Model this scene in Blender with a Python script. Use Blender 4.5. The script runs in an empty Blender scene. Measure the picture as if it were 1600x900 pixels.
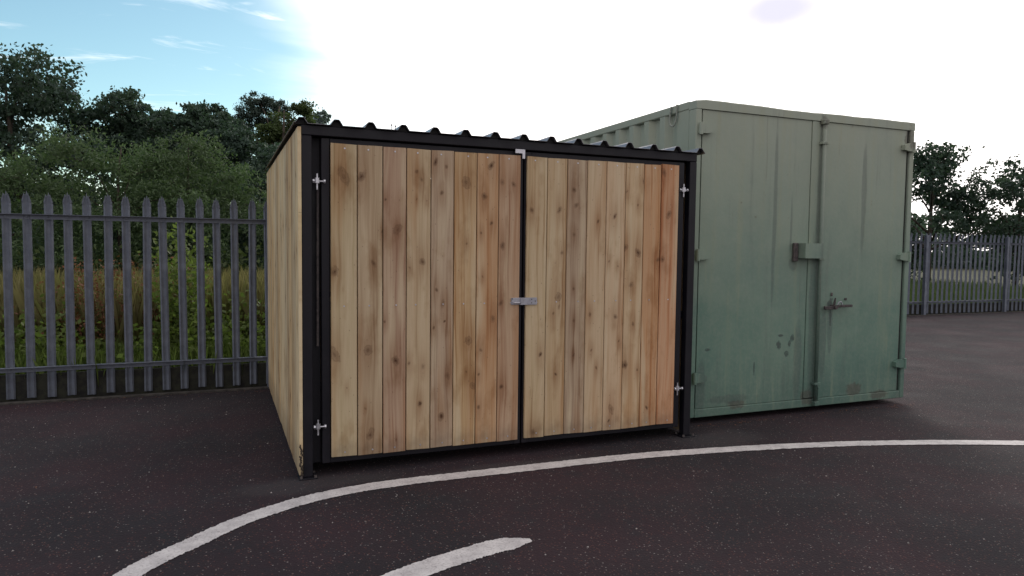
import bpy, math, random
import numpy as np
from mathutils import Matrix, Vector

S = bpy.context.scene
COL = S.collection
random.seed(7)
RNG = np.random.default_rng(11)

# ------------------------------------------------------------------ camera
cam_d = bpy.data.cameras.new("camera")
cam_d.sensor_fit = 'HORIZONTAL'
cam_d.sensor_width = 36.0
cam_d.lens = 1101.94 / 1600.0 * 36.0
cam_d.clip_start = 0.05
cam_d.clip_end = 3000.0
cam = bpy.data.objects.new("camera", cam_d)
COL.objects.link(cam)
cr = Vector((0.92410931, -0.38195462, 0.01151753))
cu = Vector((0.01118534, 0.05716504, 0.99830208))
cf = Vector((0.38196449, 0.92241142, -0.05709904))
M4 = Matrix.Identity(4)
for i in range(3):
    M4[i][0] = cr[i]; M4[i][1] = cu[i]; M4[i][2] = -cf[i]
M4[2][3] = 1.4136
cam.matrix_world = M4
S.camera = cam

# ------------------------------------------------------------------ light
SUN_AZ, SUN_EL = 36.0, 25.0            # azimuth from +Y towards +X
S.view_settings.view_transform = 'Standard'
S.view_settings.look = 'None'
S.view_settings.exposure = 0.0
S.view_settings.gamma = 1.0

sdir = Vector((math.sin(math.radians(SUN_AZ)) * math.cos(math.radians(SUN_EL)),
               math.cos(math.radians(SUN_AZ)) * math.cos(math.radians(SUN_EL)),
               math.sin(math.radians(SUN_EL))))
sun_d = bpy.data.lights.new("sun", 'SUN')
sun_d.energy = 0.8
sun_d.angle = math.radians(20)
sun_d.color = (1.0, 0.95, 0.86)
sun = bpy.data.objects.new("sun", sun_d)
sun.rotation_euler = (-sdir).to_track_quat('-Z', 'Y').to_euler()
COL.objects.link(sun)

W = bpy.data.worlds.new("World")
S.world = W
W.use_nodes = True


class NT:
    """small helper to write node trees"""
    def __init__(s, nt):
        s.t = nt
        s.n = nt.nodes
        s.l = nt.links

    def node(s, typ, **kw):
        n = s.n.new(typ)
        for k, v in kw.items():
            setattr(n, k, v)
        return n

    def put(s, sock, v):
        if v is None:
            return
        if isinstance(v, bpy.types.NodeSocket):
            s.l.new(v, sock)
        else:
            if sock.type == 'RGBA' and len(v) == 3:
                v = (*v, 1.0)
            sock.default_value = v

    def math(s, op, a, b=None, c=None, clamp=False):
        n = s.node('ShaderNodeMath', operation=op, use_clamp=clamp)
        s.put(n.inputs[0], a); s.put(n.inputs[1], b); s.put(n.inputs[2], c)
        return n.outputs[0]

    def vmath(s, op, a, b=None, out=0, scale=None):
        n = s.node('ShaderNodeVectorMath', operation=op)
        s.put(n.inputs[0], a); s.put(n.inputs[1], b)
        if scale is not None:
            s.put(n.inputs[3], scale)
        return n.outputs[out]

    def mix(s, f, a, b, typ='MIX'):
        n = s.node('ShaderNodeMix', data_type='RGBA', blend_type=typ)
        s.put(n.inputs[0], f); s.put(n.inputs[6], a); s.put(n.inputs[7], b)
        return n.outputs[2]

    def ramp(s, v, lo, hi, a=0.0, b=1.0, smooth=True):
        n = s.node('ShaderNodeMapRange')
        n.interpolation_type = 'SMOOTHSTEP' if smooth else 'LINEAR'
        n.clamp = True
        s.put(n.inputs[0], v)
        for i, q in zip((1, 2, 3, 4), (lo, hi, a, b)):
            s.put(n.inputs[i], q)
        return n.outputs[0]

    def noise(s, vec, scale, detail=4, rough=0.55, out=0, dist=0.0):
        n = s.node('ShaderNodeTexNoise')
        n.inputs['Scale'].default_value = scale
        n.inputs['Detail'].default_value = detail
        n.inputs['Roughness'].default_value = rough
        n.inputs['Distortion'].default_value = dist
        if vec is not None:
            s.put(n.inputs['Vector'], vec)
        return n.outputs[out]

    def voro(s, vec, scale, out='Distance', feature='F1'):
        n = s.node('ShaderNodeTexVoronoi', feature=feature)
        n.inputs['Scale'].default_value = scale
        if vec is not None:
            s.put(n.inputs['Vector'], vec)
        return n.outputs[out]

    def xyz(s, v):
        n = s.node('ShaderNodeSeparateXYZ')
        s.put(n.inputs[0], v)
        return n.outputs

    def comb(s, x, y, z):
        n = s.node('ShaderNodeCombineXYZ')
        for i, q in enumerate((x, y, z)):
            s.put(n.inputs[i], q)
        return n.outputs[0]


# sky: daylight sky with bright broken cloud, thickest round the sun
w = NT(W.node_tree)
w.n.clear()
wo = w.node('ShaderNodeOutputWorld')
sky = w.node('ShaderNodeTexSky', sky_type='NISHITA')
sky.sun_disc = False
sky.sun_elevation = math.radians(SUN_EL)
sky.sun_rotation = math.radians(SUN_AZ)
sky.air_density = 1.0
sky.dust_density = 0.3
sky.ozone_density = 1.6
tc = w.node('ShaderNodeTexCoord')
dirv = w.vmath('NORMALIZE', tc.outputs['Generated'])
dx, dy, dz = w.xyz(dirv)
den = w.math('ADD', w.math('MAXIMUM', dz, 0.0), 0.22)
flat = w.comb(w.math('DIVIDE', dx, den), w.math('DIVIDE', dy, den), 0.0)
nz = w.noise(flat, 1.15, 6, 0.52, dist=0.5)
wisp = w.noise(w.vmath('MULTIPLY', flat, (1.0, 3.2, 1.0)), 2.6, 5, 0.6, dist=0.8)
sund = w.vmath('DOT_PRODUCT', dirv, tuple(sdir), out=1)
near = w.ramp(sund, 0.80, 0.965)
cov = w.math('ADD', w.math('MULTIPLY', near, 0.85), w.math('MULTIPLY', w.math('SUBTRACT', nz, 0.5), 1.1))
horizon = w.ramp(dz, 0.0, 0.22, 0.30, 0.0)
cov = w.math('ADD', cov, horizon)
# away from the clear gap in the north the cloud sheet is nearly closed
gap = w.vmath('DOT_PRODUCT', dirv, (-0.22, 0.93, 0.30), out=1)
cov = w.math('ADD', cov, w.ramp(gap, 0.80, 0.30, 0.0, 0.75))
mask = w.ramp(cov, 0.08, 0.72)
wm = w.math('MULTIPLY', w.ramp(wisp, 0.56, 0.78), 0.45)
mask = w.math('MAXIMUM', mask, wm)
glow = w.ramp(sund, 0.2, 0.97)
cloud_c = w.mix(glow, (0.92, 0.86, 0.88), (2.1, 2.0, 1.95))
shade = w.ramp(w.noise(flat, 2.3, 4, 0.5), 0.60, 0.72)
cloud_c = w.mix(w.math('MULTIPLY', shade, 0.40), cloud_c, (0.70, 0.70, 0.84))
sky_c = w.vmath('MULTIPLY', sky.outputs[0], (0.132, 0.152, 0.133))
# one thin lilac-grey cloud standing in front of the bright sheet
gd = w.vmath('DISTANCE', w.vmath('MULTIPLY', dirv, (1, 1, 2.2)), (math.sin(math.radians(42.6)) * .95, math.cos(math.radians(42.6)) * .95, 2.2 * 0.300), out=1)
gd = w.math('ADD', gd, w.math('MULTIPLY', w.math('SUBTRACT', w.noise(dirv, 9.0, 4), 0.5), 0.08))
cloud_c = w.mix(w.ramp(gd, 0.115, 0.015, 0.0, 0.9), cloud_c, (0.76, 0.75, 0.90))
final = w.mix(mask, sky_c, cloud_c)
bg = w.node('ShaderNodeBackground')
bg.inputs['Strength'].default_value = 1.0
w.put(bg.inputs['Color'], final)
w.l.new(bg.outputs[0], wo.inputs[0])

# ------------------------------------------------------------------ materials
def new_mat(name):
    m = bpy.data.materials.new(name)
    m.use_nodes = True
    t = NT(m.node_tree)
    b = m.node_tree.nodes['Principled BSDF']
    return m, t, b


def bump(t, b, h, strength=0.3, dist=0.01):
    n = t.node('ShaderNodeBump')
    n.inputs['Strength'].default_value = strength
    n.inputs['Distance'].default_value = dist
    t.put(n.inputs['Height'], h)
    t.l.new(n.outputs[0], b.inputs['Normal'])


def rgbv(h):
    return tuple(((c / 255.0 + 0.055) / 1.055) ** 2.4 if c > 10 else c / 255 / 12.92 for c in h)


# --- timber with knots given per plank (object properties knot_0 .. knot_8 = x, z, radius)
NK = 9
def wood_material():
    m, t, b = new_mat("timber")
    tc = t.node('ShaderNodeTexCoord')
    oi = t.node('ShaderNodeObjectInfo')
    rnd = oi.outputs['Random']
    x, y, z = t.xyz(tc.outputs['Object'])
    off = t.math('MULTIPLY', rnd, 37.0)
    # slow wandering of the grain
    wv = t.comb(t.math('ADD', t.math('MULTIPLY', x, 4.0), off), off, t.math('MULTIPLY', z, 0.9))
    wander = t.math('MULTIPLY', t.math('SUBTRACT', t.noise(wv, 1.0, 3, 0.5), 0.5), 0.10)
    field = t.math('ADD', x, wander)
    core = None
    halo = None
    # edge noise for knots
    kn = t.math('MULTIPLY', t.math('SUBTRACT', t.noise(t.vmath('ADD', tc.outputs['Object'], t.comb(off, off, off)), 38.0, 3), 0.5), 1.5)
    for i in range(NK):
        a = t.node('ShaderNodeAttribute', attribute_type='OBJECT', attribute_name='knot_%d' % i)
        kx, kz, kr = t.xyz(a.outputs['Vector'])
        ddx = t.math('SUBTRACT', x, kx)
        ddz = t.math('SUBTRACT', z, kz)
        r2 = t.math('ADD', t.math('MULTIPLY', kr, 0.86), 1e-4)
        hsh = t.math('FRACT', t.math('ADD', t.math('MULTIPLY', kz, 37.7), t.math('MULTIPLY', kx, 91.3)))
        asp = t.math('ADD', 0.28, t.math('MULTIPLY', hsh, 0.62))
        tilt = t.math('MULTIPLY', t.math('SUBTRACT', t.math('FRACT', t.math('MULTIPLY', kz, 71.9)), 0.5), 0.9)
        tx = t.math('ADD', ddx, t.math('MULTIPLY', ddz, tilt))
        d1 = t.math('SQRT', t.math('ADD', t.math('MULTIPLY', tx, tx), t.math('MULTIPLY', t.math('MULTIPLY', ddz, ddz), asp)))
        d = t.math('ADD', t.math('DIVIDE', d1, r2), kn)
        # grain flows round the knot: long soft ellipse
        d3 = t.math('ADD', t.math('MULTIPLY', ddx, ddx), t.math('MULTIPLY', t.math('MULTIPLY', ddz, ddz), 0.07))
        g = t.math('EXPONENT', t.math('MULTIPLY', t.math('DIVIDE', d3, t.math('MULTIPLY', r2, r2)), -0.55))
        sgn = t.math('DIVIDE', ddx, t.math('ADD', t.math('ABSOLUTE', ddx), t.math('MULTIPLY', r2, 0.6)))
        push = t.math('MULTIPLY', t.math('MULTIPLY', g, r2), t.math('MULTIPLY', sgn, -1.15))
        field = t.math('ADD', field, push)
        c = t.math('MULTIPLY', t.ramp(d, 1.15, 0.25), t.ramp(kr, 0.006, 0.016, 0.75, 1.0))
        ring = t.math('MULTIPLY', t.math('SINE', t.math('MULTIPLY', d, 11.0)), 0.16)
        c = t.math('MULTIPLY', t.math('MULTIPLY', c, t.math('ADD', ring, 0.84)), t.ramp(t.math('FRACT', t.math('MULTIPLY', hsh, 7.3)), 0.0, 1.0, 0.55, 1.1, smooth=False))
        q = t.math('DIVIDE', t.math('SUBTRACT', d, 0.95), 0.22)
        c = t.math('MAXIMUM', c, t.math('MULTIPLY', t.math('EXPONENT', t.math('MULTIPLY', t.math('MULTIPLY', q, q), -1.0)), t.ramp(kr, 0.010, 0.022, 0.0, 0.40)))
        h = t.math('EXPONENT', t.math('MULTIPLY', t.math('ADD', t.math('MULTIPLY', ddx, ddx), t.math('MULTIPLY', t.math('MULTIPLY', ddz, ddz), 0.10)),
                   t.math('DIVIDE', -0.15, t.math('MULTIPLY', r2, r2))))
        core = c if core is None else t.math('MAXIMUM', core, c)
        halo = h if halo is None else t.math('MAXIMUM', halo, h)
    # growth ring bands across the board
    fv = t.comb(t.math('MULTIPLY', field, 55.0), off, t.math('MULTIPLY', z, 0.7))
    bands = t.noise(fv, 1.0, 3, 0.6)
    fine = t.noise(t.comb(t.math('MULTIPLY', field, 330.0), off, t.math('MULTIPLY', z, 5.0)), 1.0, 3, 0.6)
    broad = t.noise(t.comb(t.math('MULTIPLY', field, 13.0), t.math('ADD', off, 5.0), t.math('MULTIPLY', z, 0.8)), 1.0, 3, 0.5)
    blot = t.noise(t.comb(t.math('ADD', t.math('MULTIPLY', x, 7.0), off), 2.0, t.math('MULTIPLY', z, 3.0)), 1.0, 4, 0.6)
    base = oi.outputs['Color']
    col = t.mix(t.ramp(bands, 0.38, 0.66), t.mix(0.34, base, (0.62, 0.50, 0.35)), base)
    col = t.mix(t.ramp(bands, 0.54, 0.80), col, t.mix(0.85, col, (0.54, 0.38, 0.28), 'MULTIPLY'))
    col = t.mix(t.math('MULTIPLY', t.ramp(broad, 0.50, 0.70), 0.75), col, t.mix(1.0, col, (0.82, 0.66, 0.53), 'MULTIPLY'))
    col = t.mix(t.math('MULTIPLY', t.ramp(broad, 0.46, 0.30), 0.55), col, (0.62, 0.53, 0.36))
    col = t.mix(t.math('MULTIPLY', t.ramp(blot, 0.50, 0.70), 0.70), col, t.mix(1.0, col, (0.70, 0.60, 0.50), 'MULTIPLY'))
    col = t.mix(t.math('MULTIPLY', t.ramp(fine, 0.45, 0.75), 0.30), col, t.mix(1.0, col, (0.62, 0.52, 0.42), 'MULTIPLY'))
    # small grey weather specks
    sp = t.voro(t.comb(t.math('ADD', t.math('MULTIPLY', x, 1.0), off), 0.0, t.math('MULTIPLY', z, 0.7)), 24.0)
    col = t.mix(t.math('MULTIPLY', t.ramp(sp, 0.11, 0.05), 0.40), col, (0.13, 0.08, 0.05))
    col = t.mix(t.math('MULTIPLY', t.math('MULTIPLY', halo, t.ramp(bands, 0.3, 0.6, 0.6, 1.0)), 0.72), col, t.mix(1.0, col, (0.60, 0.46, 0.37), 'MULTIPLY'))
    col = t.mix(core, col, (0.080, 0.036, 0.018))
    # weathered grain goes a little grey, and dirt is splashed up from the tarmac
    geo = t.node('ShaderNodeNewGeometry')
    _, _, wz = t.xyz(geo.outputs['Position'])
    dirt = t.math('MULTIPLY', t.ramp(t.math('ADD', wz, t.math('MULTIPLY', t.noise(tc.outputs['Object'], 9.0, 4), 0.35)), 0.46, 0.20), 0.45)
    col = t.mix(dirt, col, (0.10, 0.075, 0.055))
    t.put(b.inputs['Base Color'], col)
    b.inputs['Roughness'].default_value = 0.72
    b.inputs['Specular IOR Level'].default_value = 0.25
    hgt = t.math('ADD', t.math('MULTIPLY', bands, 0.5), t.math('ADD', t.math('MULTIPLY', fine, 0.5), t.math('MULTIPLY', core, -0.3)))
    bump(t, b, hgt, 0.35, 0.003)
    return m


def steel_black():
    m, t, b = new_mat("black_painted_steel")
    tc = t.node('ShaderNodeTexCoord')
    n = t.noise(tc.outputs['Object'], 6.0, 5, 0.6)
    d = t.noise(tc.outputs['Object'], 60.0, 3, 0.6)
    col = t.mix(t.ramp(n, 0.4, 0.75), (0.004, 0.004, 0.008), (0.009, 0.008, 0.013))
    col = t.mix(t.math('MULTIPLY', t.ramp(d, 0.62, 0.75), 0.25), col, (0.05, 0.045, 0.045))
    t.put(b.inputs['Base Color'], col)
    t.put(b.inputs['Roughness'], t.ramp(n, 0.3, 0.7, 0.42, 0.6))
    b.inputs['Specular IOR Level'].default_value = 0.35
    bump(t, b, d, 0.12, 0.002)
    return m


def galvanised(name, c0, c1, rough, scale=14.0, metal=0.6, dirtc=(0.16, 0.14, 0.13)):
    m, t, b = new_mat(name)
    tc = t.node('ShaderNodeTexCoord')
    n = t.noise(tc.outputs['Object'], scale, 5, 0.6)
    v = t.voro(tc.outputs['Object'], scale * 5, 'Color')
    col = t.mix(t.ramp(n, 0.35, 0.7), c0, c1)
    vx = t.xyz(v)[0]
    col = t.mix(t.math('MULTIPLY', vx, 0.22), col, dirtc)
    t.put(b.inputs['Base Color'], col)
    b.inputs['Metallic'].default_value = metal
    t.put(b.inputs['Roughness'], t.ramp(n, 0.3, 0.7, rough, rough + 0.2))
    return m


def spots(t, x, z, lst, warp):
    """blotches with a shape of their own at (x, z, rx, rz)"""
    out = None
    for (sx, sz, rx, rz) in lst:
        a = t.math('DIVIDE', t.math('SUBTRACT', x, sx), rx)
        c = t.math('DIVIDE', t.math('SUBTRACT', z, sz), rz)
        d = t.math('ADD', t.math('SQRT', t.math('ADD', t.math('MULTIPLY', a, a), t.math('MULTIPLY', c, c))), warp)
        f = t.ramp(d, 1.15, 0.7)
        out = f if out is None else t.math('MAXIMUM', out, f)
    return out


CX0, CY0, CW, CL, CZ0, CZ1 = 3.486, 4.654, 2.44, 6.06, 0.05, 2.605


def container_paint():
    m, t, b = new_mat("weathered_green_paint")
    geo = t.node('ShaderNodeNewGeometry')
    x, y, z = t.xyz(geo.outputs['Position'])
    P = geo.outputs['Position']
    n1 = t.noise(P, 1.3, 5, 0.6)
    n2 = t.noise(t.comb(t.math('MULTIPLY', x, 9.0), t.math('MULTIPLY', y, 9.0), t.math('MULTIPLY', z, 0.55)), 1.0, 5, 0.62)
    n3 = t.noise(P, 38.0, 4, 0.6)
    n4 = t.noise(P, 5.0, 5, 0.65)
    col = t.mix(t.ramp(n1, 0.3, 0.7), (0.100, 0.190, 0.152), (0.160, 0.248, 0.192))
    # lens glare painted as a paler tint on the upper half, grime and algae near the ground
    glare_tint = t.ramp(t.math('ADD', z, t.math('MULTIPLY', n4, 0.9)), 1.2, 3.2, 0.0, 0.85, smooth=False)
    col = t.mix(glare_tint, col, (0.37, 0.40, 0.325))
    grime = t.ramp(t.math('ADD', z, t.math('MULTIPLY', n2, 0.9)), 1.05, 0.35, 0.0, 0.55)
    col = t.mix(grime, col, (0.045, 0.095, 0.078))
    col = t.mix(t.math('MULTIPLY', t.ramp(n2, 0.50, 0.80), 0.50), col, (0.30, 0.31, 0.19))
    col = t.mix(t.math('MULTIPLY', t.ramp(n2, 0.46, 0.22), 0.45), col, (0.12, 0.145, 0.13))
    warp = t.math('MULTIPLY', t.math('SUBTRACT', t.noise(P, 22.0, 4, 0.6), 0.5), 1.6)
    front = t.ramp(y, CY0 + 0.08, CY0 + 0.05)
    rust = spots(t, x, z, [(3.96, 0.13, 0.10, 0.035), (5.295, 0.17, 0.10, 0.06), (4.73, 0.14, 0.07, 0.08),
                           (5.60, 0.10, 0.12, 0.04), (5.86, 2.45, 0.05, 0.12), (4.83, 2.52, 0.06, 0.06)], warp)
    col = t.mix(t.math('MULTIPLY', t.math('MULTIPLY', rust, front), 0.55), col, (0.070, 0.050, 0.040))
    dark = spots(t, x, z, [(4.405, 0.612, 0.026, 0.042), (4.553, 0.665, 0.026, 0.034), (4.525, 0.615, 0.014, 0.026),
                           (4.493, 0.529, 0.026, 0.026), (4.151, 0.426, 0.010, 0.06), (3.664, 0.60, 0.035, 0.013),
                           (4.42, 0.69, 0.03, 0.012), (4.98, 0.955, 0.035, 0.05), (4.985, 0.82, 0.012, 0.09)], warp)
    col = t.mix(t.math('MULTIPLY', t.math('MULTIPLY', dark, front), t.ramp(n3, 0.30, 0.60, 0.35, 0.85)), col, (0.03, 0.050, 0.047))
    # grime held along the cover strip and rod, below the lock box and the handle, and a few long runs
    wv2 = t.math('MULTIPLY', t.math('SUBTRACT', t.noise(t.comb(t.math('MULTIPLY', x, 14.0), 0.0, t.math('MULTIPLY', z, 2.2)), 1.0, 4, 0.6), 0.5), 1.5)
    runs = spots(t, x, z, [(4.775, 0.75, 0.055, 0.75), (4.80, 1.75, 0.030, 0.9), (4.90, 0.62, 0.05, 0.30), (4.985, 0.74, 0.035, 0.26), (4.53, 1.30, 0.05, 0.06),
                           (4.32, 1.75, 0.022, 0.80), (4.50, 1.62, 0.012, 0.25), (3.60, 0.30, 0.05, 0.22), (4.62, 0.45, 0.05, 0.40),
                           (5.33, 1.9, 0.03, 0.6), (3.9, 0.18, 0.20, 0.04)], wv2)
    col = t.mix(t.math('MULTIPLY', t.math('MULTIPLY', runs, front), 0.38), col, (0.055, 0.072, 0.072))
    # scattered rust freckles and chips
    fr = t.voro(P, 7.5)
    fm = t.math('MULTIPLY', t.math('MULTIPLY', t.ramp(t.math('ADD', fr, t.math('MULTIPLY', n3, 0.30)), 0.26, 0.12), t.ramp(n4, 0.5, 0.62)), 0.55)
    col = t.mix(fm, col, (0.11, 0.07, 0.05))
    run = t.noise(t.comb(t.math('MULTIPLY', x, 26.0), t.math('MULTIPLY', y, 26.0), t.math('MULTIPLY', z, 1.3)), 1.0, 3, 0.55)
    col = t.mix(t.math('MULTIPLY', t.ramp(run, 0.66, 0.80), 0.40), col, (0.12, 0.105, 0.085))
    col = t.mix(t.math('MULTIPLY', t.ramp(n3, 0.4, 0.7), 0.10), col, (0.35, 0.35, 0.31))
    t.put(b.inputs['Base Color'], col)
    t.put(b.inputs['Roughness'], t.ramp(n4, 0.3, 0.7, 0.5, 0.72))
    b.inputs['Specular IOR Level'].default_value = 0.35
    bump(t, b, t.math('ADD', t.math('MULTIPLY', n4, 1.0), t.math('MULTIPLY', n3, 0.10)), 0.30, 0.012)
    return m


def asphalt_material():
    m, t, b = new_mat("asphalt")
    geo = t.node('ShaderNodeNewGeometry')
    P = geo.outputs['Position']
    big = t.noise(P, 0.8, 5, 0.6)
    mid = t.noise(P, 5.0, 5, 0.65)
    grit = t.noise(P, 160.0, 3, 0.7)
    agg = t.voro(P, 95.0, 'Color')
    aggd = t.voro(P, 95.0)
    ax, ay, az = t.xyz(agg)
    col = t.mix(t.ramp(big, 0.38, 0.62), (0.016, 0.0135, 0.017), (0.027, 0.0155, 0.020))
    col = t.mix(t.math('MULTIPLY', t.ramp(mid, 0.48, 0.72), 0.6), col, (0.016, 0.018, 0.022))
    col = t.mix(t.math('MULTIPLY', t.ramp(grit, 0.35, 0.75), 0.55), col, t.mix(1.0, col, (1.9, 1.85, 1.8), 'MULTIPLY'))
    # paler stones showing in the surface
    st = t.math('MULTIPLY', t.ramp(ax, 0.90, 0.97), t.ramp(aggd, 0.45, 0.25))
    col = t.mix(t.math('MULTIPLY', st, 0.85), col, t.mix(ay, (0.15, 0.11, 0.10), (0.30, 0.28, 0.27)))
    red = t.math('MULTIPLY', t.ramp(az, 0.88, 0.96), t.ramp(aggd, 0.45, 0.25))
    col = t.mix(t.math('MULTIPLY', red, 0.7), col, (0.13, 0.055, 0.045))
    # old patches round the feet of the shed, slightly paler and greyer
    pm = t.noise(P, 2.2, 4, 0.6)
    x, y, z = t.xyz(P)
    fw = t.math('MULTIPLY', t.math('SUBTRACT', pm, 0.5), 2.0)
    foot = None
    for (sx, sy, rx, ry) in ((0.42, 4.25, 0.55, 0.16), (3.42, 4.25, 0.45, 0.22), (1.6, 4.15, 0.7, 0.10)):
        a = t.math('DIVIDE', t.math('SUBTRACT', x, sx), rx)
        c = t.math('DIVIDE', t.math('SUBTRACT', y, sy), ry)
        d = t.math('ADD', t.math('SQRT', t.math('ADD', t.math('MULTIPLY', a, a), t.math('MULTIPLY', c, c))), fw)
        f = t.ramp(d, 1.2, 0.5)
        foot = f if foot is None else t.math('MAXIMUM', foot, f)
    col = t.mix(t.math('MULTIPLY', foot, 0.45), col, (0.055, 0.052, 0.054))
    t.put(b.inputs['Base Color'], col)
    crack = t.node('ShaderNodeTexVoronoi', feature='DISTANCE_TO_EDGE')
    crack.inputs['Scale'].default_value = 0.42
    t.put(crack.inputs['Vector'], t.vmath('ADD', P, t.vmath('MULTIPLY', t.noise(P, 2.4, 5, 0.6, out=1), (0.9, 0.9, 0.0))))
    ck = t.math('MULTIPLY', t.ramp(crack.outputs['Distance'], 0.010, 0.002), t.ramp(big, 0.52, 0.60))
    col = t.mix(t.math('MULTIPLY', ck, 0.7), col, (0.007, 0.006, 0.007))
    stain = t.noise(P, 1.7, 3, 0.5)
    col = t.mix(t.math('MULTIPLY', t.ramp(stain, 0.58, 0.72), 0.45), col, t.mix(1.0, col, (0.6, 0.62, 0.66), 'MULTIPLY'))
    t.put(b.inputs['Roughness'], t.ramp(stain, 0.4, 0.7, 0.94, 0.85))
    b.inputs['Specular IOR Level'].default_value = 0.3
    bump(t, b, t.math('ADD', t.math('MULTIPLY', grit, 0.5), t.math('MULTIPLY', aggd, -0.8)), 0.7, 0.006)
    return m


def road_paint():
    m, t, b = new_mat("worn_white_paint")
    geo = t.node('ShaderNodeNewGeometry')
    P = geo.outputs['Position']
    n = t.noise(P, 70.0, 4, 0.7)
    c = t.noise(P, 9.0, 5, 0.65)
    v = t.voro(P, 95.0)
    col = t.mix(t.ramp(c, 0.35, 0.7), (0.62, 0.60, 0.59), (0.46, 0.44, 0.44))
    hole = t.math('MULTIPLY', t.ramp(n, 0.60, 0.70), t.ramp(c, 0.40, 0.62))
    col = t.mix(hole, col, (0.05, 0.045, 0.048))
    col = t.mix(t.math('MULTIPLY', t.ramp(v, 0.55, 0.8), 0.35), col, (0.22, 0.20, 0.20))
    t.put(b.inputs['Base Color'], col)
    b.inputs['Roughness'].default_value = 0.8
    bump(t, b, t.math('ADD', n, t.math('MULTIPLY', v, -0.6)), 0.5, 0.004)
    return m


def plain(name, c0, c1, scale=8.0, rough=0.8, bmp=0.3, dist=0.01):
    m, t, b = new_mat(name)
    tc = t.node('ShaderNodeTexCoord')
    n = t.noise(tc.outputs['Object'], scale, 5, 0.65)
    t.put(b.inputs['Base Color'], t.mix(t.ramp(n, 0.32, 0.68), c0, c1))
    b.inputs['Roughness'].default_value = rough
    b.inputs['Specular IOR Level'].default_value = 0.3
    if bmp:
        bump(t, b, n, bmp, dist)
    return m


def leaf_material(name, c0, c1, trans=0.35, clump=None):
    m, t, b = new_mat(name)
    geo = t.node('ShaderNodeNewGeometry')
    r = geo.outputs['Random Per Island']
    n = t.noise(geo.outputs['Position'], 1.1, 3, 0.5)
    col = t.mix(r, c0, c1)
    if clump:
        col = t.mix(t.math('MULTIPLY', t.ramp(n, 0.42, 0.62), 0.7), col, clump)
    b.inputs['Roughness'].default_value = 0.6
    b.inputs['Specular IOR Level'].default_value = 0.25
    t.put(b.inputs['Base Color'], col)
    tr = t.node('ShaderNodeBsdfTranslucent')
    t.put(tr.inputs['Color'], t.mix(1.0, col, (1.1, 1.3, 0.7), 'MULTIPLY'))
    mx = t.node('ShaderNodeMixShader')
    mx.inputs[0].default_value = trans
    t.l.new(b.outputs[0], mx.inputs[1]); t.l.new(tr.outputs[0], mx.inputs[2])
    out = [q for q in t.n if q.type == 'OUTPUT_MATERIAL'][0]
    t.l.new(mx.outputs[0], out.inputs[0])
    return m


MAT = {}
MAT['wood'] = wood_material()
MAT['black'] = steel_black()
MAT['zinc'] = galvanised("bright_zinc", (0.55, 0.56, 0.60), (0.72, 0.73, 0.78), 0.30, metal=0.8)
MAT['hasp'] = galvanised("dull_zinc", (0.34, 0.35, 0.40), (0.46, 0.47, 0.52), 0.45, metal=0.4)
MAT['fence'] = galvanised("weathered_galvanised_steel", (0.110, 0.130, 0.170), (0.180, 0.205, 0.250), 0.50, 7.0, 0.25, (0.09, 0.09, 0.10))
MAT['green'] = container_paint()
MAT['asphalt'] = asphalt_material()
MAT['paint'] = road_paint()
MAT['soil'] = plain("soil_and_grass", (0.030, 0.034, 0.016), (0.070, 0.075, 0.030), 1.6, 0.95, 0.6, 0.03)
MAT['kerb'] = plain("old_concrete", (0.030, 0.029, 0.027), (0.075, 0.070, 0.064), 12.0, 0.9, 0.5, 0.01)
MAT['bark'] = plain("bark", (0.035, 0.028, 0.022), (0.085, 0.070, 0.055), 9.0, 0.9, 0.6, 0.03)
MAT['stone'] = plain("pale_chippings", (0.12, 0.11, 0.105), (0.42, 0.40, 0.38), 60.0, 0.8, 0.0)
MAT['dark_gap'] = plain("dark_rubber", (0.010, 0.010, 0.010), (0.020, 0.020, 0.020), 20.0, 0.7, 0.0)
MAT['old_steel'] = plain("dirty_old_steel", (0.045, 0.040, 0.042), (0.11, 0.095, 0.09), 30.0, 0.6, 0.3, 0.004)
MAT['board'] = plain("dark_board", (0.012, 0.012, 0.012), (0.030, 0.032, 0.022), 14.0, 0.9, 0.4, 0.008)
MAT['rope'] = plain("pale_grey_rope", (0.20, 0.23, 0.20), (0.34, 0.36, 0.31), 50.0, 0.8, 0.2, 0.003)
MAT['leaf_dark'] = leaf_material("dark_leaves", (0.032, 0.056, 0.044), (0.068, 0.108, 0.074), 0.30, (0.046, 0.076, 0.064))  # dark leaves and pine needles lightened and blued in place of haze
MAT['leaf_pine'] = leaf_material("pine_needles", (0.030, 0.050, 0.044), (0.060, 0.086, 0.070), 0.25)
MAT['leaf_mid'] = leaf_material("mid_green_leaves", (0.045, 0.070, 0.026), (0.095, 0.130, 0.050), 0.35, (0.065, 0.085, 0.036))
MAT['leaf_bush'] = leaf_material("willow_leaves", (0.058, 0.098, 0.048), (0.120, 0.175, 0.088), 0.35, (0.080, 0.115, 0.062))
MAT['leaf_far'] = leaf_material("haze_tinted_leaves", (0.10, 0.14, 0.15), (0.17, 0.21, 0.21), 0.35)  # distance haze painted into the leaf colour, paler and bluer
MAT['leaf_weed'] = leaf_material("nettle_leaves", (0.075, 0.110, 0.028), (0.210, 0.270, 0.080), 0.45, (0.12, 0.15, 0.05))
MAT['leaf_grass'] = leaf_material("dry_grass", (0.15, 0.135, 0.062), (0.26, 0.22, 0.115), 0.35, (0.15, 0.16, 0.05))
MAT['leaf_dock'] = leaf_material("dock_seed_heads", (0.12, 0.055, 0.030), (0.22, 0.10, 0.055), 0.25)

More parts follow.
